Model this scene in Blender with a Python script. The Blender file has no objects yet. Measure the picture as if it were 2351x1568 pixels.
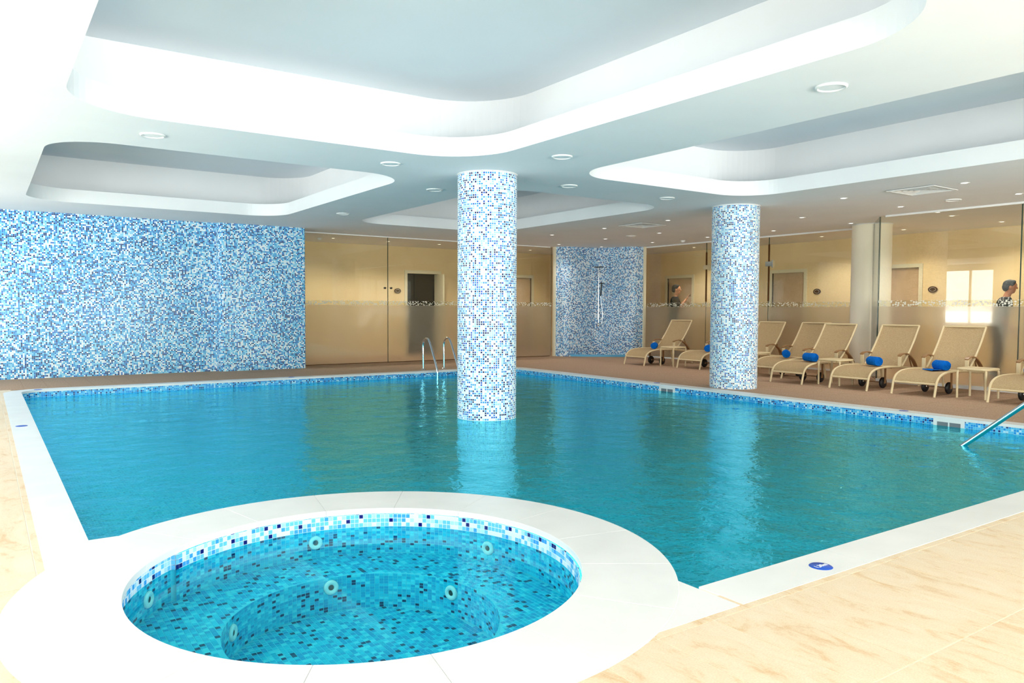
import bpy, bmesh, math, random
from mathutils import Vector, Matrix
from mathutils.geometry import tessellate_polygon
random.seed(7)
PI = math.pi
sc = bpy.context.scene
COL = sc.collection
# ---------------------------------------------------------------- camera, world, light, exposure
cam_d = bpy.data.cameras.new('camera'); cam_d.sensor_width = 36; cam_d.lens = 1756.2 / 2351 * 36
cam_d.clip_start = .05; cam_d.clip_end = 200
cam = bpy.data.objects.new('camera', cam_d); COL.objects.link(cam); sc.camera = cam
CR = Vector((.82245, -.56881, .0045)); CU = Vector((.02025, .03719, .9991)); CF = Vector((.56847, .82162, -.04211))
cam.matrix_world = Matrix(((CR.x, CU.x, -CF.x, 0), (CR.y, CU.y, -CF.y, 0), (CR.z, CU.z, -CF.z, 1.2), (0, 0, 0, 1)))
w = bpy.data.worlds.new('sky'); sc.world = w; w.use_nodes = True
w.node_tree.nodes['Background'].inputs[0].default_value = (.86, .93, 1, 1)
w.node_tree.nodes['Background'].inputs[1].default_value = 3.5
sc.view_settings.view_transform = 'Standard'; sc.view_settings.look = 'None'
sc.view_settings.gamma = 1; sc.view_settings.exposure = 0.0; sc.view_settings.use_curve_mapping = False
sc.cycles.max_bounces = 9; sc.cycles.diffuse_bounces = 4; sc.cycles.transparent_max_bounces = 14
sc.cycles.use_adaptive_sampling = True; sc.cycles.adaptive_threshold = .08
sc.cycles.glossy_bounces = 4; sc.cycles.transmission_bounces = 6; sc.cycles.sample_clamp_indirect = 12
sc.cycles.use_denoising = True
WIN_L = [(-2.6, y0, y0 + 2.0) for y0 in (11.8, 7.4, 3.0)]          # windows in the left wall
def area(name, loc, rot, sx, sy, power, col=(1, 1, 1)):
    l = bpy.data.lights.new(name, 'AREA'); l.shape = 'RECTANGLE'; l.size = sx; l.size_y = sy
    l.energy = power; l.color = col
    o = bpy.data.objects.new(name, l); COL.objects.link(o); o.location = loc; o.rotation_euler = rot
    return o
DAY = (.93, .965, 1)
for x, y0, y1 in WIN_L:                                                   # daylight entering each left window
    area('window_daylight', (x - .2, (y0 + y1) / 2, 1.7), (0, -PI / 2, 0), 1.9, 2.0, 115, DAY)
for x0 in (-1.6, 2.6, 6.8):                                         # daylight entering the windows behind the camera
    area('window_daylight', (x0 + 1.5, -4.2, 1.45), (PI / 2, 0, 0), 3.0, 2.5, 105, DAY)
# added fill lamps standing in for daylight bounced up from unbuilt terraces outside
area('bounce_fill', (4.6, -8.0, .1), (math.radians(60), 0, 0), 16, 2.6, 4600, (.96, .98, 1))
area('bounce_fill', (-6.4, 6.5, .2), (0, -math.radians(55), 0), 2.4, 18, 2300, (.96, .98, 1))

# ---------------------------------------------------------------- helpers
def setp(o, label=None, cat=None, group=None, kind=None):
    if label: o['label'] = label
    if cat: o['category'] = cat
    if group: o['group'] = group
    if kind: o['kind'] = kind
    return o
def empty(name, loc=(0, 0, 0), rz=0, label=None, cat=None, group=None, kind=None):
    o = bpy.data.objects.new(name, None); COL.objects.link(o); o.location = loc; o.rotation_euler = (0, 0, rz)
    o.empty_display_size = .1
    return setp(o, label, cat, group, kind)
class MB:
    def __init__(s): s.v = []; s.f = []; s.uv = []; s.mi = []; s.c = []; s.smooth = []
    def face(s, pts, uv=None, mi=0, c=0.0, sm=False):
        n = len(s.v); s.v += [tuple(p) for p in pts]; s.f.append(tuple(range(n, n + len(pts))))
        s.uv.append(uv if uv else [(0, 0)] * len(pts)); s.mi.append(mi); s.c.append(c); s.smooth.append(sm)
    def grid(s, P, closed_u=False, closed_v=False, uv=None, mi=0, sm=True):
        nu, nv = len(P), len(P[0]); n = len(s.v)
        for r in P: s.v += [tuple(p) for p in r]
        for i in range(nu - (0 if closed_u else 1)):
            for j in range(nv - (0 if closed_v else 1)):
                a, b = i, (i + 1) % nu; k, l = j, (j + 1) % nv
                s.f.append((n + a * nv + k, n + b * nv + k, n + b * nv + l, n + a * nv + l))
                if uv: s.uv.append([uv(i, j), uv(i + 1, j), uv(i + 1, j + 1), uv(i, j + 1)])
                else: s.uv.append([(0, 0)] * 4)
                s.mi.append(mi); s.c.append(0.0); s.smooth.append(sm)
    def box(s, x0, y0, z0, x1, y1, z1, mi=0, c=0.0, bottom=True):
        a = [(x0, y0, z0), (x1, y0, z0), (x1, y1, z0), (x0, y1, z0), (x0, y0, z1), (x1, y0, z1), (x1, y1, z1), (x0, y1, z1)]
        F = [(4, 5, 6, 7), (0, 1, 5, 4), (1, 2, 6, 5), (2, 3, 7, 6), (3, 0, 4, 7)] + ([(0, 3, 2, 1)] if bottom else [])
        for f in F:
            p = [a[i] for i in f]
            ax = [i for i in range(3) if len({q[i] for q in p}) == 1][0]
            o = [i for i in range(3) if i != ax]
            s.face(p, [(q[o[0]], q[o[1]]) for q in p], mi, c)
    def obox(s, c0, ax, ay, az, hx, hy, hz, mi=0):
        c0 = Vector(c0); ax = Vector(ax) * hx; ay = Vector(ay) * hy; az = Vector(az) * hz
        a = [c0 + i * ax + j * ay + k * az for k in (-1, 1) for i, j in ((-1, -1), (1, -1), (1, 1), (-1, 1))]
        for f in [(4, 5, 6, 7), (0, 1, 5, 4), (1, 2, 6, 5), (2, 3, 7, 6), (3, 0, 4, 7), (0, 3, 2, 1)]:
            s.face([a[i] for i in f], None, mi)
    def prism(s, poly, z0, z1, mi=0, c=0.0):
        n = len(poly)
        s.face([(x, y, z1) for x, y in poly], [(x, y) for x, y in poly], mi, c)
        s.face([(x, y, z0) for x, y in reversed(poly)], None, mi, c)
        for i in range(n):
            (xa, ya), (xb, yb) = poly[i], poly[(i + 1) % n]
            s.face([(xa, ya, z0), (xb, yb, z0), (xb, yb, z1), (xa, ya, z1)], None, mi, c)
    def tube(s, pts, r, seg=10, caps=True, flat=1.0, mi=0):
        pts = [Vector(p) for p in pts]; n = len(pts)
        rs = r if isinstance(r, (list, tuple)) else [r] * n
        T = [(pts[min(i + 1, n - 1)] - pts[max(i - 1, 0)]).normalized() for i in range(n)]
        up = Vector((0, 0, 1)) if abs(T[0].z) < .9 else Vector((1, 0, 0))
        N = (up - T[0] * up.dot(T[0])).normalized(); R = []
        for i in range(n):
            N = (N - T[i] * N.dot(T[i])).normalized(); B = T[i].cross(N)
            R.append([pts[i] + rs[i] * (math.cos(2 * PI * k / seg) * N * flat + math.sin(2 * PI * k / seg) * B) for k in range(seg)])
        s.grid(R, closed_v=True, mi=mi)
        if caps:
            s.face(list(reversed(R[0])), None, mi); s.face(R[-1], None, mi)
    def lathe(s, prof, seg=32, c=(0, 0, 0), mi=0, axis='Z', sm=True):
        R = []
        for r, z in prof:
            row = []
            for k in range(seg):
                a = 2 * PI * k / seg; x, y = r * math.cos(a), r * math.sin(a)
                p = (x, y, z) if axis == 'Z' else ((z, x, y) if axis == 'X' else (x, z, y))
                row.append((p[0] + c[0], p[1] + c[1], p[2] + c[2]))
            R.append(row)
        s.grid(R, closed_v=True, mi=mi, sm=sm)
    def mesh(s, name, mats):
        me = bpy.data.meshes.new(name); me.from_pydata(s.v, [], s.f)
        for m in (mats if isinstance(mats, (list, tuple)) else [mats]): me.materials.append(m)
        ul = me.uv_layers.new(name='UVMap'); flat = [c for f in s.uv for uv in f for c in uv]
        ul.data.foreach_set('uv', flat)
        me.polygons.foreach_set('material_index', s.mi); me.polygons.foreach_set('use_smooth', s.smooth)
        at = me.attributes.new('tone', 'FLOAT', 'FACE'); at.data.foreach_set('value', s.c)
        me.update(); return me
    def build(s, name, mats, parent=None, weld=False, bevel=0, kind=None, label=None):
        me = s.mesh(name, mats)
        if weld or bevel:
            bm = bmesh.new(); bm.from_mesh(me); bmesh.ops.remove_doubles(bm, verts=bm.verts, dist=1e-5)
            bmesh.ops.recalc_face_normals(bm, faces=bm.faces); bm.to_mesh(me); bm.free()
        o = bpy.data.objects.new(name, me); COL.objects.link(o)
        if parent: o.parent = parent
        if bevel:
            b = o.modifiers.new('bevel', 'BEVEL'); b.width = bevel; b.segments = 2; b.limit_method = 'ANGLE'; b.angle_limit = .7
        if kind: o['kind'] = kind
        if label: o['label'] = label
        return o
def inst(name, me, parent, loc=(0, 0, 0), rot=(0, 0, 0), scale=None):
    o = bpy.data.objects.new(name, me); COL.objects.link(o); o.parent = parent
    o.location = loc; o.rotation_euler = rot
    if scale: o.scale = scale
    return o
def copy_tree(o, parent=None):
    c = o.copy(); COL.objects.link(c)
    if parent: c.parent = parent
    for ch in list(o.children): copy_tree(ch, c)
    return c
def catmull(P, n=6):
    P = [Vector(p) for p in P]; out = []
    for i in range(len(P) - 1):
        a = P[i - 1] if i else P[0] * 2 - P[1]; b, c = P[i], P[i + 1]; d = P[i + 2] if i + 2 < len(P) else c * 2 - b
        for k in range(n):
            t = k / n
            out.append(.5 * ((2 * b) + (c - a) * t + (2 * a - 5 * b + 4 * c - d) * t * t + (3 * b - a - 3 * c + d) * t ** 3))
    out.append(P[-1]); return out
def rrect(x0, y0, x1, y1, r, n=10):
    o = []
    for cx, cy, a0 in ((x1 - r, y1 - r, 0), (x0 + r, y1 - r, PI / 2), (x0 + r, y0 + r, PI), (x1 - r, y0 + r, 1.5 * PI)):
        for k in range(n + 1):
            a = a0 + PI / 2 * k / n; o.append((cx + r * math.cos(a), cy + r * math.sin(a)))
    return o
def clip_half(poly, nx, ny, d):      # keep nx*x+ny*y >= d
    out = []
    for i in range(len(poly)):
        a, b = poly[i], poly[(i + 1) % len(poly)]; da = nx * a[0] + ny * a[1] - d; db = nx * b[0] + ny * b[1] - d
        if da >= 0: out.append(a)
        if (da >= 0) != (db >= 0):
            t = da / (da - db); out.append((a[0] + t * (b[0] - a[0]), a[1] + t * (b[1] - a[1])))
    return out
def polyarea(p): return abs(sum(p[i][0] * p[(i + 1) % len(p)][1] - p[(i + 1) % len(p)][0] * p[i][1] for i in range(len(p)))) / 2 if len(p) > 2 else 0
def holed(mb, outer, holes, z, up=True, mi=0):
    loops = [[Vector((x, y, 0)) for x, y in outer]] + [[Vector((x, y, 0)) for x, y in h] for h in holes]
    allv = [p for l in loops for p in l]
    for t in tessellate_polygon(loops):
        a, b, c = [allv[i] for i in t]
        if (b - a).cross(c - a).length < 1e-9: continue
        if ((b - a).cross(c - a).z > 0) != up: a, c = c, a
        mb.face([(p.x, p.y, z) for p in (a, b, c)], [(p.x, p.y) for p in (a, b, c)], mi)
def project(p):
    d = Vector(p) - Vector((0, 0, 1.2)); z = d.dot(CF)
    if z < .05: return None
    return 1175.5 + 1756.2 * d.dot(CR) / z, 784 - 1756.2 * d.dot(CU) / z, z

# ---------------------------------------------------------------- materials
def mat(name, col=(.8, .8, .8), rough=.5, metal=0, spec=.5, emit=None, es=1):
    m = bpy.data.materials.new(name); m.use_nodes = True
    b = m.node_tree.nodes['Principled BSDF']
    b.inputs['Base Color'].default_value = (*col, 1); b.inputs['Roughness'].default_value = rough
    b.inputs['Metallic'].default_value = metal; b.inputs['Specular IOR Level'].default_value = spec
    if emit: b.inputs['Emission Color'].default_value = (*emit, 1); b.inputs['Emission Strength'].default_value = es
    return m
class NT:
    def __init__(s, m): s.m = m; s.t = m.node_tree; s.n = s.t.nodes; s.l = s.t.links
    def add(s, typ, **k):
        x = s.n.new(typ)
        for a, v in k.items():
            if a.startswith('i_'): x.inputs[int(a[2:]) if a[2:].isdigit() else a[2:]].default_value = v
            else: setattr(x, a, v)
        return x
    def link(s, a, b): s.l.new(a, b)
    def math(s, op, a, b=None, clamp=False):
        x = s.n.new('ShaderNodeMath'); x.operation = op; x.use_clamp = clamp
        for i, v in enumerate((a, b)):
            if v is None: continue
            if isinstance(v, (int, float)): x.inputs[i].default_value = v
            else: s.link(v, x.inputs[i])
        return x.outputs[0]
    def ramp(s, fac, stops, const=False):
        x = s.n.new('ShaderNodeValToRGB'); cr = x.color_ramp
        if const: cr.interpolation = 'CONSTANT'
        while len(cr.elements) < len(stops): cr.elements.new(.5)
        for e, (p, c) in zip(cr.elements, stops): e.position = p; e.color = (*c, 1)
        s.link(fac, x.inputs[0]); return x.outputs[0]
    def bump(s, h, strength, dist, bsdf=None):
        b = s.add('ShaderNodeBump', i_Strength=strength, i_Distance=dist); s.link(h, b.inputs['Height'])
        if bsdf: s.link(b.outputs[0], bsdf.inputs['Normal'])
        return b.outputs[0]
def schlick(t, f0, gain=1.0, normal=None):
    """two-sided Fresnel: the same for rays entering and leaving, so thin sheets never trap light"""
    g = t.add('ShaderNodeNewGeometry'); d = t.add('ShaderNodeVectorMath', operation='DOT_PRODUCT')
    t.link(g.outputs['Incoming'], d.inputs[0]); t.link(normal if normal else g.outputs['Normal'], d.inputs[1])
    c = t.math('SUBTRACT', 1, t.math('ABSOLUTE', d.outputs['Value']), True)
    return t.math('MULTIPLY', t.math('ADD', f0, t.math('MULTIPLY', 1 - f0, t.math('POWER', c, 5))), gain, True)
def noisy(name, c1, c2, scale, rough=.6, bump=0, bscale=None, spec=.5, detail=3, vec=None, metal=0):
    m = mat(name, c1, rough, spec=spec, metal=metal); t = NT(m); b = t.n['Principled BSDF']
    tc = t.add('ShaderNodeTexCoord'); mp = t.add('ShaderNodeMapping'); mp.inputs['Scale'].default_value = vec or (1, 1, 1)
    t.link(tc.outputs['Object'], mp.inputs[0])
    n = t.add('ShaderNodeTexNoise', i_Scale=scale, i_Detail=detail); t.link(mp.outputs[0], n.inputs['Vector'])
    t.link(t.ramp(n.outputs[0], [(.3, c1), (.7, c2)]), b.inputs['Base Color'])
    if bump:
        n2 = t.add('ShaderNodeTexNoise', i_Scale=bscale or scale * 4, i_Detail=2.0); t.link(mp.outputs[0], n2.inputs['Vector'])
        t.bump(n2.outputs[0], bump, .01, b)
    return m
def srgb(r, g, b): return tuple((c / 255 / 12.92 if c <= 10 else ((c / 255 + .055) / 1.055) ** 2.4) for c in (r, g, b))
def mosaic(name, pal, grout, gw=.11, pitch=.0253, rough=.24, clump=.0, spec=.3):
    """glass mosaic laid on the UV map (in metres): one flat colour per tile, recessed grout"""
    m = mat(name, (1, 1, 1), rough, spec=spec); t = NT(m); b = t.n['Principled BSDF']
    uv = t.add('ShaderNodeUVMap'); sp = t.add('ShaderNodeSeparateXYZ'); t.link(uv.outputs[0], sp.inputs[0])
    u = t.math('DIVIDE', sp.outputs[0], pitch); v = t.math('DIVIDE', sp.outputs[1], pitch)
    fu, fv = t.math('FLOOR', u), t.math('FLOOR', v)
    cb = t.add('ShaderNodeCombineXYZ'); t.link(fu, cb.inputs[0]); t.link(fv, cb.inputs[1])
    wn = t.add('ShaderNodeTexWhiteNoise', noise_dimensions='2D'); t.link(cb.outputs[0], wn.inputs['Vector'])
    fac = wn.outputs['Value']
    if clump:
        nz = t.add('ShaderNodeTexNoise', i_Scale=.04, i_Detail=1.0); t.link(cb.outputs[0], nz.inputs['Vector'])
        fac = t.math('ADD', fac, t.math('MULTIPLY', t.math('SUBTRACT', nz.outputs[0], .5), clump), True)
    stops = []; acc = 0
    for wgt, c in pal: stops.append((acc, c)); acc += wgt
    col = t.ramp(fac, stops, True)
    du = t.math('ABSOLUTE', t.math('SUBTRACT', t.math('FRACT', u), .5)); dv = t.math('ABSOLUTE', t.math('SUBTRACT', t.math('FRACT', v), .5))
    inside = t.math('LESS_THAN', t.math('MAXIMUM', du, dv), .5 - gw)
    mx = t.add('ShaderNodeMix', data_type='RGBA'); t.link(inside, mx.inputs[0]); mx.inputs[6].default_value = (*grout, 1)
    t.link(col, mx.inputs[7]); t.link(mx.outputs[2], b.inputs['Base Color'])
    t.link(t.math('SUBTRACT', .65, t.math('MULTIPLY', inside, .65 - rough)), b.inputs['Roughness'])
    t.bump(inside, .35, .002, b)
    return m
WHITE = srgb(250, 252, 250)
M = {}
M['ceiling'] = noisy('white_plaster', (.88, .89, .9), (.91, .92, .93), 1.5, .85, spec=.2)
M['coffer_shade'] = noisy('shade_tinted_plaster', (.78, .84, .89), (.8, .86, .91), 1.5, .85, spec=.2)  # white plaster tinted bluish, the shade inside the recesses put into its colour
M['coping'] = noisy('white_marble', (.80, .80, .79), (.87, .865, .855), 3, .35, spec=.4)
M['grout'] = mat('pale_grout', (.93, .87, .76), .9)
M['beige_wall'] = noisy('beige_paint', srgb(240, 214, 166), srgb(245, 220, 174), 3, .8, spec=.2)
M['beige_col'] = noisy('cream_paint', srgb(250, 240, 218), srgb(252, 243, 224), 3, .7, spec=.3)
M['white_paint'] = mat('white_paint', (.85, .85, .83), .5)
M['frame'] = mat('cream_frame', srgb(235, 225, 195), .4)
M['door'] = noisy('beige_door_leaf', srgb(205, 175, 140), srgb(214, 185, 150), 6, .45)
M['black'] = mat('black_rubber', (.012, .011, .012), .45)
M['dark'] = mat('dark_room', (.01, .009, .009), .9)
M['bronze'] = mat('bronze', srgb(95, 60, 25), .35, .6)
M['steel'] = mat('polished_steel', (.82, .84, .86), .12, 1)
M['chrome'] = mat('chrome', (.9, .9, .9), .08, 1)
M['lampglow'] = mat('lit_lamp', (1, 1, 1), .4, emit=(1, .95, .86), es=4)
M['glowwarm'] = mat('lit_warm_lamp', (1, 1, 1), .4, emit=(1, .86, .62), es=5)
M['disc_blue'] = mat('blue_enamel', srgb(20, 80, 190), .3)
M['towel'] = noisy('blue_terry', srgb(0, 92, 190), srgb(20, 120, 215), 60, .95, bump=.6, bscale=160, spec=.1)
M['lframe'] = mat('sand_powder_coat', srgb(222, 200, 158), .4)
M['larm'] = mat('dark_sand_arm', srgb(150, 110, 72), .4)
def woven():
    m = mat('sand_mesh_weave', (.6, .48, .3), .75, spec=.2); t = NT(m); b = t.n['Principled BSDF']
    tc = t.add('ShaderNodeTexCoord'); w1 = t.add('ShaderNodeTexWave', i_Scale=55.0, i_Distortion=0.6); w1.bands_direction = 'Y'
    w2 = t.add('ShaderNodeTexWave', i_Scale=70.0, i_Distortion=0.6); w2.bands_direction = 'X'
    t.link(tc.outputs['Object'], w1.inputs[0]); t.link(tc.outputs['Object'], w2.inputs[0])
    h = t.math('MULTIPLY', w1.outputs['Fac'], w2.outputs['Fac'])
    nz = t.add('ShaderNodeTexNoise', i_Scale=90.0); t.link(tc.outputs['Object'], nz.inputs[0])
    h2 = t.math('ADD', h, t.math('MULTIPLY', nz.outputs[0], .6))
    t.link(t.ramp(h2, [(.25, srgb(156, 126, 88)), (.85, srgb(218, 192, 150))]), b.inputs['Base Color'])
    t.bump(h, .4, .002, b); return m
M['weave'] = woven()
def stone():
    """sand-coloured porcelain with ochre veining that runs along the long side of the tile"""
    m = mat('sand_porcelain', (.7, .5, .33), .5, spec=.35); t = NT(m); b = t.n['Principled BSDF']
    g = t.add('ShaderNodeNewGeometry'); mp = t.add('ShaderNodeMapping'); mp.inputs['Scale'].default_value = (4.6, 1.9, 1)
    t.link(g.outputs['Position'], mp.inputs[0])
    at = t.add('ShaderNodeAttribute', attribute_name='tone'); oi = t.add('ShaderNodeObjectInfo')
    sh = t.add('ShaderNodeVectorMath', operation='ADD'); t.link(mp.outputs[0], sh.inputs[0])
    cb = t.add('ShaderNodeCombineXYZ'); t.link(t.math('MULTIPLY', at.outputs['Fac'], 40), cb.inputs[2]); t.link(cb.outputs[0], sh.inputs[1])
    n = t.add('ShaderNodeTexNoise', i_Scale=1.6, i_Detail=8.0, i_Roughness=.62, i_Distortion=1.2); t.link(sh.outputs[0], n.inputs['Vector'])
    n2 = t.add('ShaderNodeTexNoise', i_Scale=14.0, i_Detail=4.0); t.link(sh.outputs[0], n2.inputs['Vector'])
    f = t.math('ADD', n.outputs[0], t.math('MULTIPLY', t.math('SUBTRACT', n2.outputs[0], .5), .25))
    c = t.ramp(f, [(.3, srgb(242, 224, 198)), (.54, srgb(238, 216, 186)), (.66, srgb(228, 196, 156)), (.82, srgb(212, 172, 128))])
    n3 = t.add('ShaderNodeTexNoise', i_Scale=160.0, i_Detail=2.0); t.link(g.outputs['Position'], n3.inputs['Vector'])
    mx = t.add('ShaderNodeMix', data_type='RGBA', blend_type='MULTIPLY'); mx.inputs[0].default_value = 1
    t.link(c, mx.inputs[6]); t.link(t.ramp(n3.outputs[0], [(.35, (.9, .88, .86)), (.65, (1, 1, 1))]), mx.inputs[7])
    t.link(mx.outputs[2], b.inputs['Base Color']); t.bump(n2.outputs[0], .08, .003, b)
    return m
M['stone'] = stone()
def deckstone():
    m = noisy('brown_nonslip_porcelain', srgb(158, 126, 102), srgb(202, 169, 140), 55, .7, bump=.2, bscale=220, spec=.25, detail=5)
    return m
M['deck'] = deckstone()
M['mosaic_wall'] = mosaic('blue_mosaic_wall', [(.25, srgb(246, 249, 250)), (.23, srgb(140, 212, 242)), (.24, srgb(52, 160, 220)), (.12, srgb(14, 96, 190)), (.16, srgb(6, 24, 104))], srgb(176, 220, 240), gw=.06, clump=.25)
M['mosaic_col'] = mosaic('blue_mosaic_column', [(.30, srgb(248, 251, 252)), (.23, srgb(160, 222, 244)), (.22, srgb(48, 150, 216)), (.08, srgb(22, 80, 190)), (.17, srgb(6, 14, 86))], srgb(236, 244, 247), gw=.13, clump=.3)
M['mosaic_shower'] = mosaic('blue_mosaic_shower', [(.34, srgb(240, 246, 250)), (.2, srgb(150, 205, 236)), (.2, srgb(60, 150, 212)), (.12, srgb(30, 90, 170)), (.14, srgb(14, 44, 110))], srgb(200, 222, 236), gw=.07)
M['mosaic_band'] = mosaic('blue_mosaic_waterline', [(.14, srgb(190, 232, 250)), (.34, srgb(90, 196, 242)), (.39, srgb(10, 142, 224)), (.13, srgb(20, 24, 112))], srgb(140, 212, 242), gw=.08)
M['mosaic_pool'] = mosaic('turquoise_pool_mosaic', [(.3, srgb(60, 205, 230)), (.33, srgb(10, 180, 215)), (.28, srgb(0, 150, 190)), (.09, srgb(24, 20, 60))], srgb(80, 200, 220), gw=.07)
def chip_mat():
    m = mat('loose_mosaic_chip', (1, 1, 1), .12); t = NT(m); b = t.n['Principled BSDF']
    at = t.add('ShaderNodeAttribute', attribute_name='tone')
    t.link(t.ramp(at.outputs['Fac'], [(0, srgb(222, 240, 252)), (.25, srgb(170, 222, 248)), (.45, srgb(105, 196, 244)), (.7, srgb(64, 160, 236)), (.9, srgb(14, 12, 110))], True), b.inputs['Base Color'])
    return m
M['chip'] = chip_mat()
def chip_wet():
    m = mat('turquoise_mosaic_chip', (1, 1, 1), .2); t = NT(m); b = t.n['Principled BSDF']
    at = t.add('ShaderNodeAttribute', attribute_name='tone')
    t.link(t.ramp(at.outputs['Fac'], [(0, srgb(90, 222, 238)), (.25, srgb(30, 200, 228)), (.45, srgb(6, 182, 218)), (.7, srgb(0, 160, 208)), (.9, srgb(24, 0, 80))], True), b.inputs['Base Color'])
    return m
M['chipwet'] = chip_wet()
M['tubgrout'] = mat('white_mosaic_grout', srgb(225, 240, 250), .8)
M['wetgrout'] = mat('turquoise_mosaic_grout', srgb(90, 205, 225), .8)
def water(name, tint, body, body_amt, bump, scale, refl=(.75, .95, 1), gain=1.0, rough=.02, stretch=(1, 1, 1)):
    m = bpy.data.materials.new(name); m.use_nodes = True; t = NT(m); t.n.clear()
    out = t.add('ShaderNodeOutputMaterial'); g = t.add('ShaderNodeNewGeometry')
    mp = t.add('ShaderNodeMapping'); mp.inputs['Scale'].default_value = stretch; mp.inputs['Rotation'].default_value = (0, 0, .55)
    t.link(g.outputs['Position'], mp.inputs[0])
    n1 = t.add('ShaderNodeTexNoise', i_Scale=scale, i_Detail=3.0, i_Roughness=.55, i_Distortion=.4); t.link(mp.outputs[0], n1.inputs['Vector'])
    n2 = t.add('ShaderNodeTexNoise', i_Scale=scale * .22, i_Detail=1.0); t.link(mp.outputs[0], n2.inputs['Vector'])
    h = t.math('ADD', t.math('MULTIPLY', n1.outputs[0], .35), t.math('MULTIPLY', n2.outputs[0], 1.0))
    nr = t.bump(h, bump, .05)
    fr = schlick(t, .02, gain, nr)
    gl = t.add('ShaderNodeBsdfGlossy', i_Roughness=rough); gl.inputs['Color'].default_value = (*refl, 1); t.link(nr, gl.inputs['Normal'])
    tr = t.add('ShaderNodeBsdfTransparent'); tr.inputs[0].default_value = (*tint, 1)
    df = t.add('ShaderNodeBsdfDiffuse'); df.inputs[0].default_value = (*body, 1)
    t.link(nr, df.inputs['Normal'])
    m1 = t.add('ShaderNodeMixShader', i_0=body_amt); t.link(tr.outputs[0], m1.inputs[1]); t.link(df.outputs[0], m1.inputs[2])
    m2 = t.add('ShaderNodeMixShader'); t.link(fr, m2.inputs[0]); t.link(m1.outputs[0], m2.inputs[1]); t.link(gl.outputs[0], m2.inputs[2])
    t.link(m2.outputs[0], out.inputs[0]); return m
M['water'] = water('pool_water', (.3, .9, .95), (.0, .54, .71), .5, .4, 13, refl=(.27, .87, 1), gain=1.5)
M['spawater'] = water('hot_tub_water', (.5, .97, 1), (0, .5, .62), .04, .03, 3, refl=(.6, .95, 1), gain=.55)
def glass(name, tint=(.94, .95, .92), ior=1.5):
    m = bpy.data.materials.new(name); m.use_nodes = True; t = NT(m); t.n.clear(); out = t.add('ShaderNodeOutputMaterial')
    tr = t.add('ShaderNodeBsdfTransparent'); tr.inputs[0].default_value = (*tint, 1); gl = t.add('ShaderNodeBsdfGlossy', i_Roughness=0.0)
    fr = schlick(t, .04); mx = t.add('ShaderNodeMixShader')
    t.link(fr, mx.inputs[0]); t.link(tr.outputs[0], mx.inputs[1]); t.link(gl.outputs[0], mx.inputs[2]); t.link(mx.outputs[0], out.inputs[0]); return m
M['glass'] = glass('clear_glass')
M['glassedge'] = mat('green_glass_edge', srgb(30, 60, 50), .2)
def frosted(name, pattern=False):
    m = bpy.data.materials.new(name); m.use_nodes = True; t = NT(m); t.n.clear(); out = t.add('ShaderNodeOutputMaterial')
    rf = t.add('ShaderNodeBsdfRefraction', i_Roughness=.28, i_IOR=1.25); rf.inputs[0].default_value = (.93, .9, .84, 1)
    df = t.add('ShaderNodeBsdfDiffuse'); df.inputs[0].default_value = (.72, .71, .64, 1)
    tl = t.add('ShaderNodeBsdfTranslucent'); tl.inputs[0].default_value = (.8, .78, .7, 1)
    a = t.add('ShaderNodeMixShader', i_0=.4); t.link(df.outputs[0], a.inputs[1]); t.link(tl.outputs[0], a.inputs[2])
    b = t.add('ShaderNodeMixShader', i_0=.16); t.link(rf.outputs[0], b.inputs[1]); t.link(a.outputs[0], b.inputs[2])
    gl = t.add('ShaderNodeBsdfGlossy', i_Roughness=.03); fr = schlick(t, .04)
    c = t.add('ShaderNodeMixShader'); t.link(fr, c.inputs[0]); t.link(b.outputs[0], c.inputs[1]); t.link(gl.outputs[0], c.inputs[2])
    res = c.outputs[0]
    if pattern:
        tr = t.add('ShaderNodeBsdfTransparent'); tr.inputs[0].default_value = (.94, .95, .92, 1)
        wh = t.add('ShaderNodeBsdfDiffuse'); wh.inputs[0].default_value = (.9, .9, .84, 1)
        wt = t.add('ShaderNodeBsdfTranslucent'); wt.inputs[0].default_value = (.9, .9, .84, 1)
        ww = t.add('ShaderNodeMixShader', i_0=.4); t.link(wh.outputs[0], ww.inputs[1]); t.link(wt.outputs[0], ww.inputs[2])
        uv = t.add('ShaderNodeUVMap'); mp = t.add('ShaderNodeMapping'); mp.inputs['Scale'].default_value = (1, 1.25, 1); t.link(uv.outputs[0], mp.inputs[0])
        vo = t.add('ShaderNodeTexVoronoi', i_Scale=24.0, i_Randomness=.55); t.link(mp.outputs[0], vo.inputs[0])
        k = t.math('LESS_THAN', vo.outputs['Distance'], .43)
        d = t.add('ShaderNodeMixShader'); t.link(k, d.inputs[0]); t.link(tr.outputs[0], d.inputs[1]); t.link(ww.outputs[0], d.inputs[2]); res = d.outputs[0]
    t.link(res, out.inputs[0]); return m
M['frost'] = frosted('frosted_film'); M['frostband'] = frosted('pebble_pattern_film', True)

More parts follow.
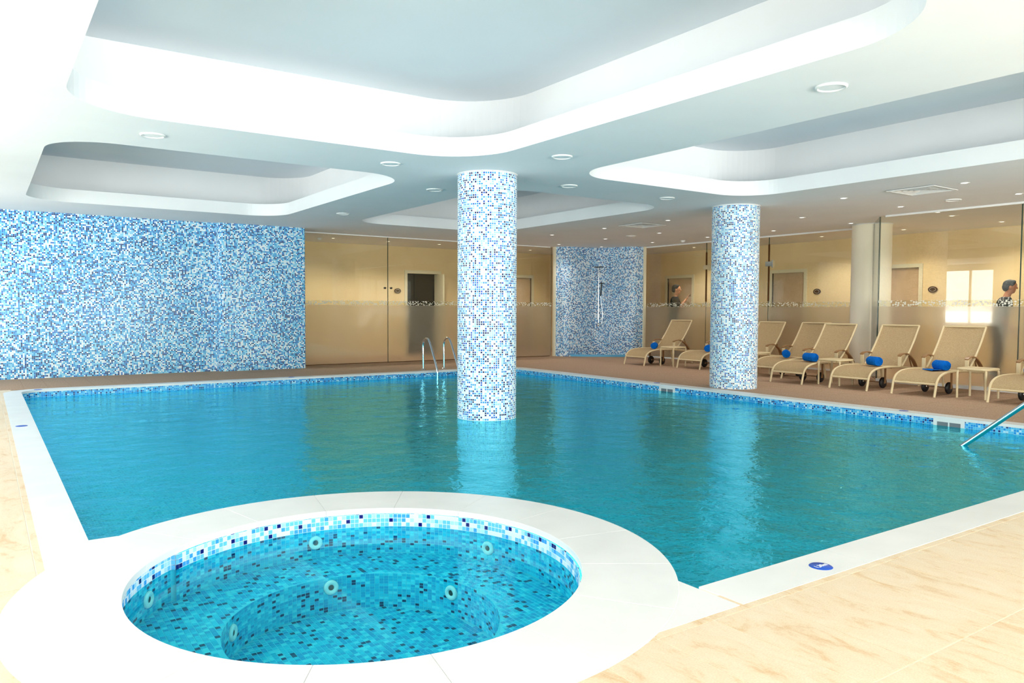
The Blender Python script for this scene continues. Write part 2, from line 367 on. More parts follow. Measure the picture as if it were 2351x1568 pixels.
# ---------------------------------------------------------------- layout constants (metres, camera above the origin)
H = 2.8                                    # ceiling
PX0, PX1, PY0, PY1 = .41, 8.98, 2.21, 13.0 # main pool
SC, RO, RI = (1.45, 3.30), 1.44, 1.035     # hot tub centre, ring radii
WZ = -.105                                 # water level
def arc_pts(c, r, a0, a1, n): return [(c[0] + r * math.cos(a0 + (a1 - a0) * k / n), c[1] + r * math.sin(a0 + (a1 - a0) * k / n)) for k in range(n + 1)]
aL = math.atan2(4.44 - SC[1], -math.sqrt(RO ** 2 - (4.44 - SC[1]) ** 2)); aR = math.atan2(-math.sqrt(RO ** 2 - (2.51 - SC[0]) ** 2), 2.51 - SC[0])
rc = .32
def pool_outline():
    o = [(PX0, 4.44)]
    o += arc_pts(SC, RO, aL, aR, 44)       # clockwise round the tub, pool side
    o += [(2.51, PY0), (PX1, PY0)]
    o += [(PX1, y) for y in (4.0, 6.0, 8.0, 10.0)] + arc_pts((PX1 - rc, PY1 - rc), rc, 0, PI / 2, 8) + arc_pts((PX0 + rc, PY1 - rc), rc, PI / 2, PI, 8)
    return o
POOL = pool_outline()
TUB = arc_pts(SC, RI, 0, 2 * PI, 96)[:-1]

# ================================================================ SETTING
# floor: base slab with holes, tiles on top
floor = empty('floor', kind='structure')
FX0, FX1, FY0, FY1 = -2.6, 15.87, -4.0, 17.9
b = MB(); holed(b, [(FX0, FY0), (FX1 + .3, FY0), (FX1 + .3, FY1 + 2.2), (FX0, FY1 + 2.2)], [POOL, TUB], -.0025)
b.build('screed', M['grout'], floor)
b = MB()
for x0_, y0_, x1_, y1_ in ((FX0, PY1 + .1, FX1 + .3, FY1 + 2.2), (PX1 + .1, 2.2, FX1 + .3, PY1 + .1)): b.face([(x0_, y0_, -.0017), (x1_, y0_, -.0017), (x1_, y1_, -.0017), (x0_, y1_, -.0017)])
b.build('deck_grout', mat('brown_grout', srgb(158, 128, 106), .9), floor)
CO = .2                                    # coping width
deck_tiles = []
def tile_poly(x0, y0, x1, y1):
    p = [(x0, y0), (x1, y0), (x1, y1), (x0, y1)]; cx, cy = (x0 + x1) / 2, (y0 + y1) / 2
    dx, dy = cx - SC[0], cy - SC[1]; d = math.hypot(dx, dy)
    if d < 1.9:
        if d < .9: return None
        nx, ny = dx / d, dy / d; p = clip_half(p, nx, ny, nx * SC[0] + ny * SC[1] + 1.25)
    # the four straight copings: keep what lies outside the pool's rectangle grown by .1
    if len(p) > 2 and x1 > PX0 - .1 and x0 < PX1 + .1 and y1 > PY0 - .1 and y0 < PY1 + .1:
        ins = [PX0 - .1 - cx, cx - PX1 - .1, PY0 - .1 - cy, cy - PY1 - .1]
        best = None
        for n, dd in (((-1, 0), -(PX0 - .1)), ((1, 0), PX1 + .1), ((0, -1), -(PY0 - .1)), ((0, 1), PY1 + .1)):
            q = clip_half(p, n[0], n[1], dd)
            if polyarea(q) > .0004 and (best is None or polyarea(q) > polyarea(best)): best = q
        p = best or []
    return p if p and polyarea(p) > .0006 else None
g = .003
xs = [2.31 + .305 * k for k in range(-17, 48)]
ys = [1.95 + .625 * k for k in range(-10, 27)]
for x in xs:
    if x < FX0 - .2 or x > FX1: continue
    for y in ys:
        if y < -4 or y > FY1: continue
        segs = [(y + g, y + .625 - g)]
        if abs(y - 1.95) < .01: segs = [(y + g, y + .625 - g)]
        for ya, yb in segs:
            p = tile_poly(max(x + g, FX0), max(ya, FY0), min(x + .305 - g, FX1), min(yb, FY1))
            if p: deck_tiles.append(p)
def visible_area(p, z=0):
    q = [project((x, y, z)) for x, y in p]
    if any(k is None for k in q): return 0
    cx = sum(k[0] for k in q) / len(q); cy = sum(k[1] for k in q) / len(q)
    if not (-60 < cx < 2411 and -60 < cy < 1640): return 0
    return polyarea([(k[0], k[1]) for k in q])
scored = sorted(((visible_area(p), i) for i, p in enumerate(deck_tiles)), reverse=True)
near = {i for a, i in scored[:290] if a > 60}
def is_deck(p):                            # the brown deck beyond the pool, on the lounger side
    cx = sum(k[0] for k in p) / len(p); cy = sum(k[1] for k in p) / len(p)
    return (cx > PX1 and cy > 2.2) or cy > PY1
rest = MB(); restd = MB()
for i, p in enumerate(deck_tiles):
    tone = random.random(); dk = is_deck(p)
    if i in near:
        t = MB(); t.prism(p, -.004, 0, c=tone); t.build('floor_tile', M['deck'] if dk else M['stone'], floor)
    else: (restd if dk else rest).prism(p, -.004, 0, c=tone)
rest.build('small_floor_tiles', M['stone'], floor, kind='stuff'); restd.build('deck_tiles', M['deck'], floor, kind='stuff')

# ceiling with four rounded coffers
COF = [(.53, 2.0, 4.43, 7.15, .75), (.54, 8.43, 4.33, 13.5, .6), (5.75, .9, 9.0, 7.15, .6), (5.65, 8.45, 8.83, 13.4, .6)]
b = MB(); CX0, CX1, CY0, CY1 = -2.6, 15.87, -4.0, 17.9
holed(b, [(CX0, CY0), (CX1, CY0), (CX1, CY1), (CX0, CY1)], [rrect(*c, n=14) for c in COF], H, up=False)
ceiling = empty('ceiling', kind='structure')
b.build('ceiling_slab', M['ceiling'], ceiling)
for (x0, y0, x1, y1, r) in COF:
    b = MB(); lo = rrect(x0, y0, x1, y1, r, 14); s = .56
    hi = rrect(x0 - s, y0 - s, x1 + s, y1 + s, r + .1, 14); n = len(lo)
    b.grid([[(x, y, H) for x, y in lo], [(x, y, H + .2) for x, y in lo]], closed_v=True, sm=False)
    b.grid([[(x, y, H + .2) for x, y in lo], [(x, y, H + .2) for x, y in hi]], closed_v=True, sm=False)
    b.grid([[(x, y, H + .2) for x, y in hi], [(x, y, H + .77) for x, y in hi]], closed_v=True, sm=False)
    b.build('ceiling_coffer', M['ceiling'], ceiling)
    b = MB(); b.face([(x, y, H + .77) for x, y in reversed(hi)]); b.build('coffer_top', M['coffer_shade'], ceiling)

# far mosaic wall (left half), two panels
b = MB()
def wall_panel(b, P, z0, z1, mi=0):
    u = 0
    for i in range(len(P) - 1):
        (xa, ya), (xb, yb) = P[i], P[i + 1]; L = math.hypot(xb - xa, yb - ya)
        b.face([(xa, ya, z0), (xb, yb, z0), (xb, yb, z1), (xa, ya, z1)], [(u, z0), (u + L, z0), (u + L, z1), (u, z1)], mi); u += L
wall_panel(b, [(-2.6, 15.12), (3.66, 15.12)], 0, H)
wb = empty('wall_back', kind='structure')
b.build('mosaic_panel', M['mosaic_wall'], wb)
b = MB(); wall_panel(b, [(3.66, 15.12), (3.67, 15.05), (3.70, 15.0), (3.75, 14.98), (5.31, 14.98), (5.33, 15.0), (5.33, 17.9)], 0, H)
b.build('mosaic_panel', M['mosaic_wall'], wb)
b = MB(); b.box(-2.6, 15.13, 0, 5.32, 15.3, H); b.build('wall_core', M['white_paint'], wb)
# hall walls behind the glass
def wall_with_openings(name, axis, pos, a0, a1, opens, m, thick=.12, sign=1, z1=H):
    """axis 'X': wall plane at x=pos running along y; axis 'Y': at y=pos running along x"""
    b = MB()
    def bx(u0, u1, za, zb):
        if u1 - u0 < .005 or zb - za < .005: return
        if axis == 'X': b.box(min(pos, pos + sign * thick), u0, za, max(pos, pos + sign * thick), u1, zb)
        else: b.box(u0, min(pos, pos + sign * thick), za, u1, max(pos, pos + sign * thick), zb)
    cur = a0
    for (u0, u1, za, zb) in sorted(opens):
        bx(cur, u0, 0, z1); bx(u0, u1, 0, za); bx(u0, u1, zb, z1); cur = u1
    bx(cur, a1, 0, z1)
    o = b.build(name, m); o['kind'] = 'structure'; return o
wall_with_openings('wall_hall', 'Y', 17.9, 5.33, 15.99, [(9.07, 9.99, 0, 2.12), (12.15, 13.05, 0, 2.1)], M['beige_wall'])
wall_with_openings('wall_right', 'X', 15.87, -4.0, 17.9, [(14.35, 15.25, 0, 2.08), (10.9, 11.78, 0, 2.1), (8.22, 9.1, 0, 2.1), (2.4, 3.3, 0, 2.1)], M['beige_wall'])
wall_with_openings('wall_left', 'X', -2.6, -4.0, 15.12, [(y0, y1, .75, 2.65) for _, y0, y1 in WIN_L], M['white_paint'], sign=-1)
wall_with_openings('wall_near', 'Y', -4.0, -2.72, 15.99, [(x0, x0 + 3, .2, 2.7) for x0 in (-1.6, 2.6, 6.8)], M['white_paint'], sign=-1)
for i, (x, y0, y1) in enumerate(WIN_L):
    w_ = empty('window_%d' % (i + 1), (x, (y0 + y1) / 2, .75), kind='structure'); b = MB(); hw = (y1 - y0) / 2
    for y in (-hw + .03, -.22, hw - .03): b.box(-.09, y - .035, 0, -.03, y + .035, 1.9)
    for z in (.03, 1.87): b.box(-.09, -hw, z - .035, -.03, hw, z + .035)
    b.build('window_frame', M['white_paint'], w_)
    b = MB(); b.box(-.065, -hw, 0, -.055, hw, 1.9); b.build('pane', M['glass'], w_)
for i, x0 in enumerate((-1.6, 2.6, 6.8)):
    w_ = empty('window_%d' % (i + 4), (x0 + 1.5, -4.0, .2), kind='structure'); b = MB()
    for x in (-1.47, -.5, .5, 1.47): b.box(x - .035, -.09, 0, x + .035, -.03, 2.5)
    for z in (.03, 2.47): b.box(-1.5, -.09, z - .035, 1.5, -.03, z + .035)
    b.build('window_frame', M['white_paint'], w_)
    b = MB(); b.box(-1.5, -.065, 0, 1.5, -.055, 2.5); b.build('pane', M['glass'], w_)
# doors of the hall
def door_on_back(n, x0, x1, z1, open_dark):
    d = empty('door_%d' % n, ((x0 + x1) / 2, 17.9, 0), kind='structure'); hw = (x1 - x0) / 2; b = MB()
    for s in (-1, 1): b.box(*(sorted((s * hw, s * (hw + .08)))[0], -.02, 0), sorted((s * hw, s * (hw + .08)))[1], .1, z1 + .08)
    b.box(-hw, -.02, z1, hw, .1, z1 + .08); b.build('door_frame', M['frame'], d)
    if open_dark:
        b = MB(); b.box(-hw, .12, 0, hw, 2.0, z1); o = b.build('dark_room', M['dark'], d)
        b = MB(); b.obox((hw - .03, -.05, z1 / 2), (1, 0, 0), (0, 1, 0), (0, 0, 1), .02, .3, z1 / 2 - .01); lf = b.build('door_leaf', M['frame'], d, label='cream door leaf standing open')
        b = MB(); b.tube([(hw - .05, -.25, 1.0), (hw - .09, -.25, 1.0), (hw - .09, -.15, 1.0)], .01, 8); b.build('door_handle', M['steel'], lf)
    else:
        b = MB(); b.box(-hw, .04, 0, hw, .085, z1); lf = b.build('door_leaf', M['door'], d)
        b = MB(); b.tube([(hw - .08, .04, 1.0), (hw - .08, -.02, 1.0), (hw - .2, -.02, 1.0)], .01, 8); b.build('door_handle', M['steel'], lf)
def door_on_right(n, y0, y1, z1):
    d = empty('door_%d' % n, (15.87, (y0 + y1) / 2, 0), kind='structure'); hw = (y1 - y0) / 2; b = MB()
    for s in (-1, 1):
        a_, c_ = sorted((s * hw, s * (hw + .08))); b.box(-.02, a_, 0, .1, c_, z1 + .08)
    b.box(-.02, -hw, z1, .1, hw, z1 + .08); b.build('door_frame', M['frame'], d)
    b = MB(); b.box(.04, -hw, 0, .085, hw, z1); lf = b.build('door_leaf', M['door'], d)
    b = MB(); b.tube([(.04, hw - .08, 1.0), (-.02, hw - .08, 1.0), (-.02, hw - .2, 1.0)], .01, 8); b.build('door_handle', M['steel'], lf)
door_on_back(1, 9.07, 9.99, 2.12, True); door_on_back(2, 12.15, 13.05, 2.1, False)
door_on_right(3, 14.35, 15.25, 2.08); door_on_right(4, 10.9, 11.78, 2.1); door_on_right(5, 8.22, 9.1, 2.1); door_on_right(6, 2.4, 3.3, 2.1)
# white trims: ceiling tracks of the glass walls, base channel
def trim(n, p0, p1, z0, z1, hw=.02, m='white_paint'):
    b = MB(); d = Vector((p1[0] - p0[0], p1[1] - p0[1], 0)); L = d.length; d.normalize(); nrm = Vector((-d.y, d.x, 0))
    b.obox(((p0[0] + p1[0]) / 2, (p0[1] + p1[1]) / 2, (z0 + z1) / 2), d, nrm, (0, 0, 1), L / 2, hw, (z1 - z0) / 2)
    o = b.build('trim_%d' % n, M[m]); o['kind'] = 'structure'
trim(1, (5.34, 15.65), (12.0, 15.65), H - .02, H, .02); trim(2, (13.95, 14.2), (13.95, 8.35), H - .03, H, .025)
trim(3, (12.5, 7.05), (12.5, -3.9), H - .03, H, .025); trim(4, (12.5, 7.15), (12.5, -3.9), 0, .055, .03)
trim(5, (13.95, 14.2), (13.95, 8.35), 0, .03, .025); trim(6, (5.34, 15.65), (12.0, 15.65), 0, .012, .02, 'bronze')

# ================================================================ POOLS
pool = empty('swimming_pool', (0, 0, 0), label='large rectangular indoor swimming pool of turquoise water with white stone edging', cat='pool')
def strip(b, P, z0, z1, closed=True, flip=False, mi=0):
    u = 0; n = len(P)
    for i in range(n if closed else n - 1):
        a, c = P[i], P[(i + 1) % n]; L = math.hypot(c[0] - a[0], c[1] - a[1])
        f = [(a[0], a[1], z0), (c[0], c[1], z0), (c[0], c[1], z1), (a[0], a[1], z1)]; uvs = [(u, z0), (u + L, z0), (u + L, z1), (u, z1)]
        if flip: f.reverse(); uvs.reverse()
        b.face(f, uvs, mi); u += L
PZ = -.6
b = MB(); strip(b, POOL, -.03 - .0253 * 6, -.03); b.build('waterline_band', M['mosaic_band'], pool)
b = MB(); strip(b, POOL, PZ, -.03 - .0253 * 6); b.build('pool_wall', M['mosaic_pool'], pool)
b = MB(); holed(b, POOL, [], PZ); b.build('pool_floor', M['mosaic_pool'], pool)
b = MB(); holed(b, POOL, [], WZ); o = b.build('water', M['water'], pool)
# coping slabs
def slab(poly, z1=.0015, parent=pool):
    b = MB(); b.prism(poly, -.03, z1); o = b.build('coping_slab', M['coping'], parent); return o
j = .0008; ov = .015
def run(p0, p1, inner, width, axis, n):
    """straight coping between p0 and p1 along axis; inner = coordinate of the pool face, width signed outward"""
    for k in range(n):
        a = p0 + (p1 - p0) * k / n + j; c = p0 + (p1 - p0) * (k + 1) / n - j
        i0, i1 = sorted((inner - math.copysign(ov, width), inner + width))
        slab([(i0, a), (i1, a), (i1, c), (i0, c)] if axis == 'Y' else [(a, i0), (c, i0), (c, i1), (a, i1)])
run(4.44, PY1 - rc, PX0, -CO, 'Y', 9)
slab([(PX0 - CO, 3.98), (.42, 3.98), (.56, 4.30), (.56, 4.44), (PX0 + .015, 4.44), (PX0 - CO, 4.44)])
run(2.53, PX1, PY0, -(CO + .02), 'X', 7)
slab([(2.0, PY0 - CO - .02), (2.51, PY0 - CO - .02), (2.51, 2.34), (2.3, 2.34), (2.0, 2.1)])
run(PY0, PY1 - rc, PX1, CO, 'Y', 12)
run(PX0 + rc, PX1 - rc, PY1, CO, 'X', 9)
slab([(PX1 - ov, PY0 - CO - .02), (PX1 + CO, PY0 - CO - .02), (PX1 + CO, PY0 - .002), (PX1 - ov, PY0 - .002)])
for cx, cy, a0 in ((PX1 - rc, PY1 - rc, 0), (PX0 + rc, PY1 - rc, PI / 2)):
    slab(arc_pts((cx, cy), rc + CO, a0, a0 + PI / 2, 10) + list(reversed(arc_pts((cx, cy), rc - ov, a0, a0 + PI / 2, 10))))

tub = empty('hot_tub', (SC[0], SC[1], 0), label='round mosaic hot tub set into the near corner of the pool with wide white rim', cat='hot tub')
def T(p): return (p[0] - SC[0], p[1] - SC[1]) + tuple(p[2:])
N = 16
for k in range(N):
    a0 = math.radians(34) + 2 * PI * k / N + .0005; a1 = a0 + 2 * PI / N - .001
    outer = arc_pts((0, 0), RO, a0, a1, 10); inner = arc_pts((0, 0), RI - .02, a0, a1, 10)
    b = MB(); b.prism(outer + list(reversed(inner)), -.03, .003); b.build('coping_slab', M['coping'], tub, bevel=.002)
SEAT, WELL, RW = -.262, -.45, .635
# step in the lining at the upper left: the far arc is lined proud of the near one
NOTCH = math.radians(133); NR = RI - .03
def wall_r(a):
    a = a % (2 * PI)
    return NR if a < NOTCH or a > math.radians(300) else RI
b = MB(); na = 192; angs = [2 * PI * k / na for k in range(na)]
ring = []
for k in range(na):
    a = angs[k]; ring.append((wall_r(a) * math.cos(a), wall_r(a) * math.sin(a)))
strip(b, ring, WZ, -.03, flip=True); b.build('rim_backing', M['tubgrout'], tub)
b = MB(); strip(b, ring, SEAT, WZ, flip=True)
rw = [(RW * math.cos(a), RW * math.sin(a)) for a in angs]
holed(b, [(RI * 1.0 * math.cos(a), RI * 1.0 * math.sin(a)) for a in angs], [rw], SEAT); strip(b, rw, WELL, SEAT, flip=True); holed(b, rw, [], WELL)
b.build('basin', M['wetgrout'], tub)
b = MB(); b.face([(RI * math.cos(a), RI * math.sin(a), WZ) for a in angs]); b.build('water', M['spawater'], tub)
# mosaic chips of the tub, real pieces
chips = []      # (origin, u, v, n, hu, hv, tone, wet)
P_ = .0253
def tone(wet):
    r = random.random()
    if wet: return .95 if r < .085 else random.choice((.1, .3, .3, .5, .5, .8, .8))
    return .95 if r < .05 else random.choice((.1, .1, .3, .5, .5, .8))
def wallchips(rad, z0, z1, h, wet, a0=0, a1=2 * PI):
    n = int(round((a1 - a0) * rad / P_)); rows = int(round((z1 - z0) / h)); h = (z1 - z0) / rows
    for i in range(n):
        a = a0 + (a1 - a0) * (i + .5) / n; c, s = math.cos(a), math.sin(a)
        for k in range(rows):
            chips.append((Vector((rad * c, rad * s, z0 + h * (k + .5))), Vector((s, -c, 0)), Vector((0, 0, 1)), Vector((-c, -s, 0)), .0112, h * .445, tone(wet), wet))
for (r_, a0, a1) in ((NR, math.radians(300) - 2 * PI, NOTCH), (RI, NOTCH, math.radians(300))):
    wallchips(r_, WZ, -.03, P_, False, a0, a1); wallchips(r_, SEAT, WZ, .0142, True, a0, a1)
wallchips(RW, WELL, SEAT, .0150, True)
# the step's own face
for k in range(3): chips.append((Vector((math.cos(NOTCH) * (RI - .016), math.sin(NOTCH) * (RI - .016), WZ + P_ * (k + .5))), Vector((-math.cos(NOTCH), -math.sin(NOTCH), 0)), Vector((0, 0, 1)), Vector((-math.sin(NOTCH), math.cos(NOTCH), 0)), .011, .0112, .5, False))
nn = int(RI / P_) + 2
for i in range(-nn, nn):
    for k in range(-nn, nn):
        x, y = (i + .5) * P_, (k + .5) * P_; r = math.hypot(x, y)
        rr = wall_r(math.atan2(y, x))
        if RW + .012 < r < rr - .012: z = SEAT
        elif r < RW - .012: z = WELL
        else: continue
        chips.append((Vector((x, y, z)), Vector((1, 0, 0)), Vector((0, 1, 0)), Vector((0, 0, 1)), .0112, .0112, tone(True), True))
def chip_seen(c):
    p = c[0] + Vector((SC[0], SC[1], 0)); d = p - Vector((0, 0, 1.2))
    if d.dot(c[3]) > 0: return 0
    t = 1.2 / -d.z if d.z < 0 else 0; h = Vector((0, 0, 1.2)) + d * t
    if math.hypot(h.x - SC[0], h.y - SC[1]) > RI - .04: return 0
    q = [project(p + c[1] * c[4] * i + c[2] * c[5] * k) for i, k in ((-1, -1), (1, -1), (1, 1), (-1, 1))]
    if any(k is None for k in q): return 0
    if not (0 < q[0][0] < 2351 and 0 < q[0][1] < 1568): return 0
    return polyarea([(k[0], k[1]) for k in q])
order = sorted(range(len(chips)), key=lambda i: -chip_seen(chips[i]))
single = set(order[:300])
def add_chip(b, c, o=None):
    p, u, v, n, hu, hv, tn, wet = c; e = .0016
    if o is not None: p = Vector((0, 0, 0))
    B = [p + u * hu * i + v * hv * k for i, k in ((-1, -1), (1, -1), (1, 1), (-1, 1))]
    Tp = [p + n * e + u * (hu - .0008) * i + v * (hv - .0008) * k for i, k in ((-1, -1), (1, -1), (1, 1), (-1, 1))]
    if u.cross(v).dot(n) < 0: B.reverse(); Tp.reverse()
    b.face(Tp, None, 0, tn)
    for i in range(4): b.face([B[i], B[(i + 1) % 4], Tp[(i + 1) % 4], Tp[i]], None, 0, tn)
dry, wet_ = MB(), MB(); cache = {}
for i, c in enumerate(chips):
    if i in single:
        key = (tuple(round(x, 3) for x in c[3]), round(c[5], 4), c[6], c[7])
        if key not in cache:
            b = MB(); add_chip(b, c, 0); cache[key] = b.mesh('mosaic_tile', M['chipwet'] if c[7] else M['chip'])
        inst('mosaic_tile', cache[key], tub, c[0])
    else: add_chip(wet_ if c[7] else dry, c)
dry.build('rim_mosaic', M['chip'], tub, kind='stuff'); wet_.build('submerged_mosaic', M['chipwet'], tub, kind='stuff')
# jets
def jet(loc, n):
    n = Vector(n).normalized(); rot = n.to_track_quat('Z', 'Y').to_euler(); b = MB()
    b.lathe([(.0, .004), (.016, .004), (.019, .012), (.036, .012), (.04, .006), (.04, 0)], 24, mi=0)
    o = b.build('water_jet', [M['white_paint']], tub); o.location = loc; o.rotation_euler = rot
    b = MB(); b.lathe([(0, .006), (.015, .006)], 16); q = b.build('jet_opening', M['dark'], o)
for (x, y, z) in ((.642, 3.889, -.18), (1.578, 4.30, -.172), (2.37, 3.67, -.182)):
    v = Vector((x - SC[0], y - SC[1], 0)); a = math.atan2(v.y, v.x); r = wall_r(a) - .003; jet((r * math.cos(a), r * math.sin(a), z), -v)
for (x, y, z) in ((1.527, 3.92, -.315), (2.0, 3.5, -.325), (.96, 3.66, -.335)):
    v = Vector((x - SC[0], y - SC[1], 0)).normalized() * (RW - .003); jet((v.x, v.y, z), -v)
# skimmers in the far pool wall
def skimmer(y, label):
    t = empty('pool_skimmer', (PX1, y, -.105), label=label, cat='skimmer', group='skimmers in the pool wall')
    b = MB(); x = -.012
    for (a0, a1, z0, z1) in ((-.17, .17, .045, .075), (-.17, .17, -.075, -.045), (-.17, -.13, -.045, .045), (.13, .17, -.045, .045), (-.006, .006, -.045, .045)):
        b.box(x, a0, z0, .002, a1, z1)
    b.build('frame', M['white_paint'], t); b = MB(); b.box(-.003, -.13, -.045, .001, .13, .045); b.build('weir_flap', mat('grey_weir', srgb(120, 125, 130), .4), t)
skimmer(4.27, 'white framed wall skimmer in the far pool wall by the handrail'); skimmer(8.61, 'white framed wall skimmer in the pool wall left of the right mosaic column')
# depth discs
def disc(x, y, label, text=None, z=.0015):
    t = empty('depth_marker', (x, y, z), label=label, cat='depth marker', group='blue depth markers on the pool edging')
    b = MB(); b.lathe([(0, .003), (.05, .003), (.054, 0)], 32); b.build('plate', M['disc_blue'], t)
    if text:
        cu = bpy.data.curves.new('depth_figures', 'FONT'); cu.body = text; cu.size = .034; cu.align_x = 'CENTER'; cu.align_y = 'CENTER'; cu.extrude = .0006; cu.offset = .0002
        tmp = bpy.data.objects.new('tmp', cu); COL.objects.link(tmp); bpy.context.view_layer.update()
        me = bpy.data.meshes.new_from_object(tmp.evaluated_get(bpy.context.evaluated_depsgraph_get())); bpy.data.objects.remove(tmp); bpy.data.curves.remove(cu)
        me.name = 'depth_figures'; me.materials.clear(); me.materials.append(M['white_paint']); o = bpy.data.objects.new('depth_figures', me); COL.objects.link(o); o.parent = t; o.location = (0, 0, .0036); o.rotation_euler = (0, 0, 0)
disc(3.21, 2.085, 'round blue depth plate reading 1,30m on the near white edging', '1,30m')
disc(.30, 9.12, 'plain blue depth plate on the left white edging'); disc(.64, 13.03, 'blue depth plate at the far left corner of the pool')
disc(4.4, 13.1, 'blue depth plate on the far edging below the mosaic wall'); disc(9.09, 8.95, 'blue depth plate on the right edging left of the column')
disc(9.09, 4.85, 'blue depth plate on the right edging in front of the loungers')

# ================================================================ COLUMNS
def column(x, y, r, z0, z1, m, name, label, cat='column'):
    seg = 96; circ = round(2 * PI * r / .0253) * .0253; b = MB(); P = []
    b.grid([[(r * math.cos(2 * PI * k / seg), r * math.sin(2 * PI * k / seg), z) for k in range(seg)] for z in (z1, z0)], closed_v=True,
           uv=lambda i, k: (circ * k / seg, (z1, z0)[i] if i < 2 else z0))
    e = empty(name, (x, y, 0), label=label, cat=cat)
    b.build('shaft', m, e); b = MB(); b.lathe([(r + .004, z1 - .012), (r + .008, z1 - .012), (r + .008, z1)], seg); b.build('top_ring', M['white_paint'], e)
    return e
column(5.0, 7.76, .355, PZ, H, M['mosaic_col'], 'mosaic_column', 'blue and white mosaic column standing in the middle of the pool')
c2 = column(9.62, 7.83, .358, 0, H, M['mosaic_col'], 'mosaic_column', 'blue and white mosaic column standing on the deck beside the right pool edge')
column(13.66, 7.97, .345, 0, H, M['beige_col'], 'plain_column', 'plain cream round column between the two glass walls behind the loungers')

# ================================================================ GLASS WALLS
def glass_wall(name, label, p0, p1, joints, fittings=()):
    d = Vector((p1[0] - p0[0], p1[1] - p0[1], 0)); L = d.length; d.normalize()
    t = empty(name, (p0[0], p0[1], 0), math.atan2(d.y, d.x), label=label, cat='glass wall')
    cuts = [0] + joints + [L]
    for a, c in zip(cuts[:-1], cuts[1:]):
        a += .004; c -= .004
        b = MB(); b.box(a, -.005, .012, c, .005, H - .012); pane = b.build('glass_pane', M['glass'], t)
        b = MB(); b.box(a, -.0075, .012, c, -.0055, 1.275); b.build('frosted_film', M['frost'], pane)
        b = MB(); b.box(a, -.0075, 1.276, c, -.0055, 1.375); b.build('pebble_film', M['frostband'], pane)
        b = MB()
        for q in (a, c): b.box(q - .003, -.0052, .012, q + .003, .0052, H - .012)
        b.build('pane_edge', M['glassedge'], pane)
    for (u, z, kind) in fittings:
        b = MB()
        if kind == 'knob': b.lathe([(0, -.03), (.02, -.03), (.02, -.008), (.02, .008), (.02, .03), (0, .03)], 14, c=(u, 0, z), axis='Y')
        elif kind == 'hinge': b.box(u - .08, -.02, z - .05, u + .08, .02, z + .05); b.box(u + .09, -.03, z - .08, u + .12, .03, z + .08)
        elif kind == 'rail': b.box(u - .012, -.016, 1.4, u + .012, .016, z)
        b.build({'knob': 'door_knob', 'hinge': 'patch_fitting', 'rail': 'door_seal'}[kind], {'knob': M['black'], 'hinge': M['steel'], 'rail': M['bronze']}[kind], t)
glass_wall('glass_partition', 'part frosted glass wall behind the pool ladder, beside the big mosaic wall', (5.33, 15.65), (12.05, 15.65), [2.12, 4.3], [(2.05, 1.66, 'knob'), (2.2, 1.66, 'knob')])
glass_wall('glass_partition', 'part frosted glass wall with doors, left of the cream column', (13.95, 14.2), (13.95, 8.35), [2.02, 3.75], [(2.02, 2.2, 'hinge'), (3.75, 2.2, 'hinge'), (3.75, 2.62, 'rail'), (2.02, 2.55, 'rail')])
glass_wall('glass_partition', 'part frosted glass wall right of the cream column, close behind the loungers', (12.5, 7.15), (12.5, -3.9), [2.15, 4.4, 6.6, 8.8])
glass_wall('glass_partition', 'narrow glass return joining the near glass wall to the cream column', (12.5, 7.16), (13.36, 7.76), [])

# ================================================================ SHOWER NICHE
sh = empty('shower_wall', (0, 0, 0), label='curved shower wall of dark blue and white mosaic in the far corner', cat='shower wall')
A, B_ = Vector((12.12, 15.60, 0)), Vector((13.92, 14.20, 0)); dd = (B_ - A); LL = dd.length; dn = dd.normalized(); nr = Vector((-dn.y, dn.x, 0))  # nr points away from the pool
if nr.dot(Vector((1, 1, 0))) < 0: nr = -nr
pts = []
for k in range(49):
    t = k / 48; off = -.12 * math.sin(PI * t) + .42 * math.exp(-((t - .5) / .19) ** 2) - .12 * (math.exp(-((t - .12) / .1) ** 2) + math.exp(-((t - .88) / .1) ** 2))
    p = A + dd * t + nr * off; pts.append((p.x, p.y))
b = MB(); wall_panel(b, pts, 0, H - .001); o = b.build('curved_mosaic', M['mosaic_shower'], sh)
for p in (pts[0], pts[-1]):
    b = MB(); b.box(p[0] - .035, p[1] - .035, 0, p[0] + .035, p[1] + .035, H); b.build('edge_trim', M['frame'], sh)
b = MB(); q = [(A + dd * (k / 20) + nr * (-.18 * math.sin(PI * k / 20) - .02)) for k in range(21)]
b.prism([(p.x, p.y) for p in q] + [(p.x, p.y) for p in reversed([(A + dd * (k / 20) + nr * (-.18 * math.sin(PI * k / 20) + .06)) for k in range(21)])], 0, .05)
b.build('shower_curb', mat('blue_curb_tile', srgb(90, 180, 225), .3), sh)
mid = A + dd * .5 + nr * .27
st = empty('shower_set', (mid.x, mid.y, 0), label='chrome riser shower with a dark round head on the curved mosaic wall', cat='shower')
f = -nr
def S(u, v, z): return tuple(dn * u + f * v + Vector((0, 0, z)))
b = MB(); b.tube([S(0, .05, .75), S(0, .05, 2.3)], .014, 10); b.build('riser_pipe', M['chrome'], st)
b = MB(); b.tube([S(-.12, .07, 2.3), S(.12, .07, 2.3)], .012, 8); b.build('top_bar', M['black'], st)
b = MB(); b.lathe([(0, -.012), (.07, -.012), (.075, .0), (.03, .012), (0, .02)], 20, c=S(.07, .14, 1.88)); b.build('shower_head', M['black'], st)
b = MB(); b.tube([S(.07, .13, 1.87), S(.06, .1, 1.7), S(.05, .08, 1.55)], .016, 8); b.build('shower_handle', M['black'], st)
